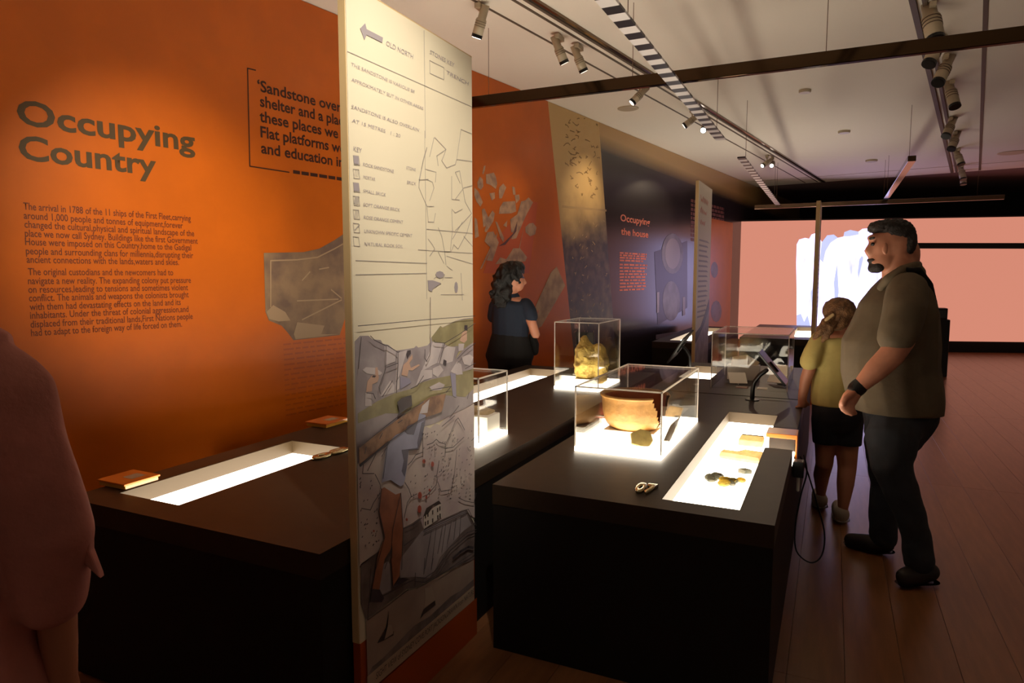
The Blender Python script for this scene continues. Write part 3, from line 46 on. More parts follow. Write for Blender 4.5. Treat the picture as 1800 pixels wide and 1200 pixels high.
'band_marks': [[[7.2551,3.3628],[7.262,3.3646],[7.2508,3.3693],[7.2101,3.3514]],[[7.1466,3.1148],[7.1632,3.1125],[7.1135,3.1004],[7.0712,3.0736]],[[7.6281,2.9669],[7.6799,2.9969],[7.6802,3.0206],[7.6687,3.0406]],[[7.0121,2.7832],[6.9754,2.798],[6.9385,2.7985],[6.9341,2.812]],[[7.4384,2.951],[7.4391,2.9546],[7.4821,2.9524],[7.4332,2.9299]],[[7.7291,2.9753],[7.7891,2.9903],[7.7995,2.9928],[7.7902,2.9706]],[[7.3574,2.479],[7.3633,2.5017],[7.3446,2.475],[7.3307,2.4991]],[[7.1006,3.2953],[7.1682,3.2767],[7.2097,3.2749],[7.2461,3.2977]],[[7.1454,2.8701],[7.1255,2.8908],[7.1917,2.9004],[7.1922,2.9076]],[[7.1159,2.9962],[7.1616,2.9858],[7.1446,3.0087],[7.1852,3.0253]],[[7.3791,3.3863],[7.4023,3.394],[7.4018,3.3957],[7.3806,3.3854]],[[7.7268,3.364],[7.6977,3.3838],[7.7344,3.3772],[7.6909,3.3711]],[[7.4452,2.7765],[7.398,2.7439],[7.4379,2.7678],[7.4922,2.7559]],[[7.5794,2.9111],[7.5386,2.8763],[7.5521,2.8842],[7.5178,2.8507]],[[7.2509,2.8692],[7.2666,2.8484],[7.2836,2.8668],[7.2965,2.8659]],[[7.3629,2.7289],[7.3263,2.7401],[7.271,2.7435],[7.2028,2.724]],[[7.1416,3.1893],[7.0866,3.1893],[7.0482,3.1919],[7.0444,3.1851]],[[7.632,2.4705],[7.5638,2.4773],[7.5849,2.497],[7.6404,2.5166]],[[7.5313,2.7957],[7.5751,2.8268],[7.5353,2.8056],[7.474,2.8232]],[[7.1995,2.8145],[7.1375,2.8287],[7.0754,2.8233],[7.098,2.8409]],[[7.6467,3.0314],[7.6646,3.0436],[7.6829,3.0146],[7.6746,3.0282]],[[7.2539,2.9617],[7.2551,2.957],[7.1912,2.9643],[7.1846,2.9477]],[[7.5661,2.6762],[7.5672,2.6445],[7.5422,2.6394],[7.5799,2.6179]],[[7.2522,2.5709],[7.2447,2.5537],[7.1758,2.5715],[7.2367,2.5987]],[[7.4529,3.1488],[7.4096,3.1452],[7.4715,3.1476],[7.5329,3.1417]],[[7.3191,2.9116],[7.2789,2.9323],[7.2675,2.9236],[7.3209,2.9171]],[[7.628,2.5331],[7.6958,2.5164],[7.6394,2.517],[7.596,2.4864]],[[7.5693,3.1026],[7.5801,3.0821],[7.6296,3.1045],[7.665,3.0877]],[[6.9386,3.2287],[6.93,3.2399],[6.9801,3.2331],[7.0085,3.2194]],[[7.1715,3.1552],[7.1888,3.1598],[7.2495,3.1582],[7.2342,3.1313]],[[7.2119,3.2099],[7.251,3.215],[7.2179,3.1946],[7.2846,3.2178]],[[7.5771,2.6922],[7.5211,2.6614],[7.515,2.6804],[7.5202,2.6901]],[[7.0432,3.2735],[7.0032,3.2671],[7.0217,3.2911],[7.0501,3.3162]],[[7.0528,2.6781],[7.1055,2.6525],[7.1264,2.653],[7.0705,2.6397]],[[7.0542,2.8665],[7.0693,2.8458],[7.0461,2.8107],[7.1134,2.7972]],[[7.4909,2.7107],[7.5471,2.6859],[7.6001,2.6798],[7.5366,2.6615]],[[7.1889,3.2188],[7.2437,3.2057],[7.2474,3.2052],[7.2457,3.2158]],[[7.2347,2.9665],[7.1681,2.9301],[7.1038,2.925],[7.049,2.9316]],[[7.7055,3.1015],[7.74,3.1267],[7.7026,3.0936],[7.7643,3.1129]],[[7.7358,2.8062],[7.7362,2.8104],[7.712,2.7755],[7.7419,2.7735]],[[6.9408,3.099],[6.9993,3.1022],[6.9801,3.1242],[6.9475,3.1297]],[[7.0432,3.0245],[7.0033,3.0404],[6.9502,3.029],[6.8945,2.992]],[[7.0736,2.9167],[7.062,2.924],[7.0381,2.9341],[7.0085,2.9489]],[[7.4847,2.7982],[7.4577,2.7681],[7.4413,2.7558],[7.4445,2.7635]],[[7.706,2.6201],[7.7595,2.5935],[7.6829,2.5825],[7.7498,2.6091]],[[7.1058,2.8826],[7.13,2.8926],[7.104,2.8694],[7.0413,2.8407]]],
'band_pale': [[[7.4986,1.2585],[7.5226,1.2864]],[[8.0311,0.9356],[8.0139,0.9593]],[[7.1213,1.7341],[7.1452,1.7135]],[[7.3803,1.8714],[7.361,1.8387]],[[7.1498,1.947],[7.171,1.9722]],[[7.3369,1.0008],[7.3139,0.9952]],[[7.6386,1.8122],[7.6076,1.8261]],[[7.9624,2.2076],[7.9095,2.2156]],[[7.2831,1.3619],[7.2876,1.3622]],[[7.3629,1.4377],[7.3967,1.4157]],[[7.6155,0.9821],[7.558,1.0097]],[[7.8347,1.6324],[7.8117,1.6269]],[[7.4492,0.833],[7.4362,0.81]],[[7.6942,0.8131],[7.693,0.7798]],[[7.6341,2.1723],[7.6639,2.1488]],[[7.1972,0.7691],[7.2047,0.7518]],[[7.2977,0.7953],[7.3143,0.7911]],[[8.0857,1.3603],[8.0889,1.3942]],[[7.6278,1.0774],[7.6119,1.0652]],[[7.6272,1.8992],[7.6329,1.9011]],[[7.4054,1.21],[7.3538,1.2203]],[[7.5161,0.7296],[7.5403,0.7187]],[[7.2155,1.551],[7.2015,1.5208]],[[7.5318,0.9114],[7.5511,0.8831]],[[7.1856,0.8276],[7.2364,0.8481]],[[7.1243,1.7216],[7.1338,1.7202]],[[7.5151,0.8239],[7.5242,0.7922]],[[7.6393,1.9343],[7.6994,1.9013]],[[7.5219,1.0541],[7.5379,1.0758]],[[7.6599,1.2157],[7.6715,1.2124]],[[7.6757,1.1304],[7.7087,1.1589]],[[8.0249,1.532],[8.0507,1.5404]],[[7.1187,1.2167],[7.1038,1.2135]],[[7.3192,1.8933],[7.2963,1.8691]],[[8.0621,0.6808],[8.0512,0.661]],[[7.2359,1.0936],[7.2277,1.0701]],[[7.267,0.9807],[7.2186,0.9593]],[[7.4774,1.9939],[7.4548,1.9783]],[[7.5039,1.8565],[7.4732,1.8419]],[[7.7117,2.1223],[7.7498,2.1502]],[[7.2878,2.1701],[7.2889,2.1463]],[[8.0444,1.5103],[7.9919,1.5121]],[[7.3464,1.7383],[7.3174,1.7064]],[[7.4459,2.1959],[7.4456,2.1821]],[[7.926,1.0509],[7.9518,1.0722]],[[7.4117,1.5154],[7.3692,1.5204]],[[7.1532,2.0554],[7.1902,2.0798]],[[7.5451,1.2636],[7.5981,1.2762]],[[7.2526,0.897],[7.2299,0.9138]],[[7.21,1.5369],[7.1797,1.5464]],[[7.4,1.267],[7.3939,1.2547]],[[7.3573,1.7193],[7.415,1.7387]],[[7.8643,1.1385],[7.8826,1.1657]],[[7.1323,1.0959],[7.0857,1.1153]],[[8.1385,0.6954],[8.1963,0.6848]],[[7.522,1.5113],[7.5036,1.4783]],[[7.9374,0.6689],[7.9115,0.6649]],[[7.7615,1.6334],[7.7715,1.6554]],[[7.3648,1.997],[7.3811,2.0092]],[[7.4865,1.6346],[7.4341,1.6063]]],
'house_head': [['Occupying',8.4299,2.2464,9.4288,0.0904],['the house',8.4539,2.0659,9.3757,0.0909]],
'house_lines': [[8.4214,1.8205,9.3363],[8.4225,1.7891,9.3248],[8.4237,1.7553,9.3134],[8.4249,1.7191,9.2438],[8.4268,1.6635,9.3575],[8.4284,1.6199,9.3334],[8.4299,1.5762,9.3159],[8.4313,1.535,9.3377],[8.4327,1.4936,9.3004],[8.4342,1.4499,9.342],[8.4358,1.406,9.3048],[8.4373,1.3621,9.3267],[8.4388,1.3182,9.2635]],
'right_lines': [[11.1271,2.7614,12.9208],[11.1322,2.6908,12.9285],[11.1373,2.6202,12.9362],[11.1424,2.5494,12.944],[11.1475,2.4785,12.9518],[11.1527,2.4074,12.9596],[11.1578,2.3362,12.9674],[11.163,2.2648,12.9752],[11.1681,2.1934,12.983],[11.1733,2.1217,12.9909]],
'blue_panel': [[9.6174,1.8682],[11.0035,2.0875],[11.0811,0.9785],[9.8005,0.7647]],
'med1': [[10.825,1.8749],[10.8075,1.7729],[10.7435,1.6804],[10.6403,1.607],[10.5096,1.5601],[10.3654,1.5439],[10.2224,1.5588],[10.0944,1.6026],[9.9928,1.6703],[9.9261,1.7551],[9.8998,1.8493],[9.9157,1.9444],[9.9726,2.032],[10.0657,2.1042],[10.1873,2.1542],[10.3269,2.1767],[10.4714,2.1686],[10.6066,2.1298],[10.7182,2.0632],[10.794,1.9752]],
'med1i': [[10.6777,1.8708],[10.666,1.7943],[10.6223,1.7247],[10.5515,1.6693],[10.4611,1.6336],[10.3607,1.6207],[10.2604,1.6315],[10.1698,1.6645],[10.0975,1.7159],[10.0496,1.7807],[10.0304,1.8529],[10.0414,1.9258],[10.0816,1.9927],[10.1475,2.0474],[10.2334,2.0848],[10.3315,2.101],[10.4325,2.0938],[10.5265,2.0636],[10.6038,2.0127],[10.6561,1.9462]],
'med2': [[10.7195,1.1043],[10.7068,1.0045],[10.657,0.9161],[10.5756,0.8483],[10.4717,0.808],[10.3561,0.7985],[10.2407,0.8201],[10.1367,0.8698],[10.0534,0.9424],[9.9983,1.0306],[9.9758,1.1262],[9.9877,1.2206],[10.0331,1.3052],[10.1079,1.3723],[10.2059,1.4154],[10.3182,1.43],[10.4343,1.4139],[10.5429,1.368],[10.6326,1.296],[10.6938,1.2051]],
'ruler': [[9.7373,0.6168],[10.9783,0.6047],[10.9824,0.5438],[9.7409,0.5475]],
'ruler2': [[[9.7391,1.2615],[9.8309,1.268],[9.8332,0.9566],[9.7555,0.9462]],[[10.8397,1.1603],[10.9571,1.1633],[10.9777,0.8618],[10.8605,0.8493]]],
'far_orange': [12.4663,13.5152,2.5425],
'far_med': [[[12.663,1.6252],[12.6413,1.5498],[12.5685,1.4947],[12.4652,1.4748],[12.3599,1.4948],[12.2803,1.5487],[12.2467,1.6218],[12.2675,1.6953],[12.3375,1.7501],[12.4388,1.7716],[12.5451,1.7536],[12.6275,1.7]],[[12.9547,0.8388],[12.9197,0.7369],[12.8054,0.6673],[12.645,0.6486],[12.4831,0.6846],[12.362,0.7641],[12.3119,0.8659],[12.3447,0.9639],[12.4523,1.0332],[12.6082,1.0555],[12.7724,1.0234],[12.9002,0.9441]]],
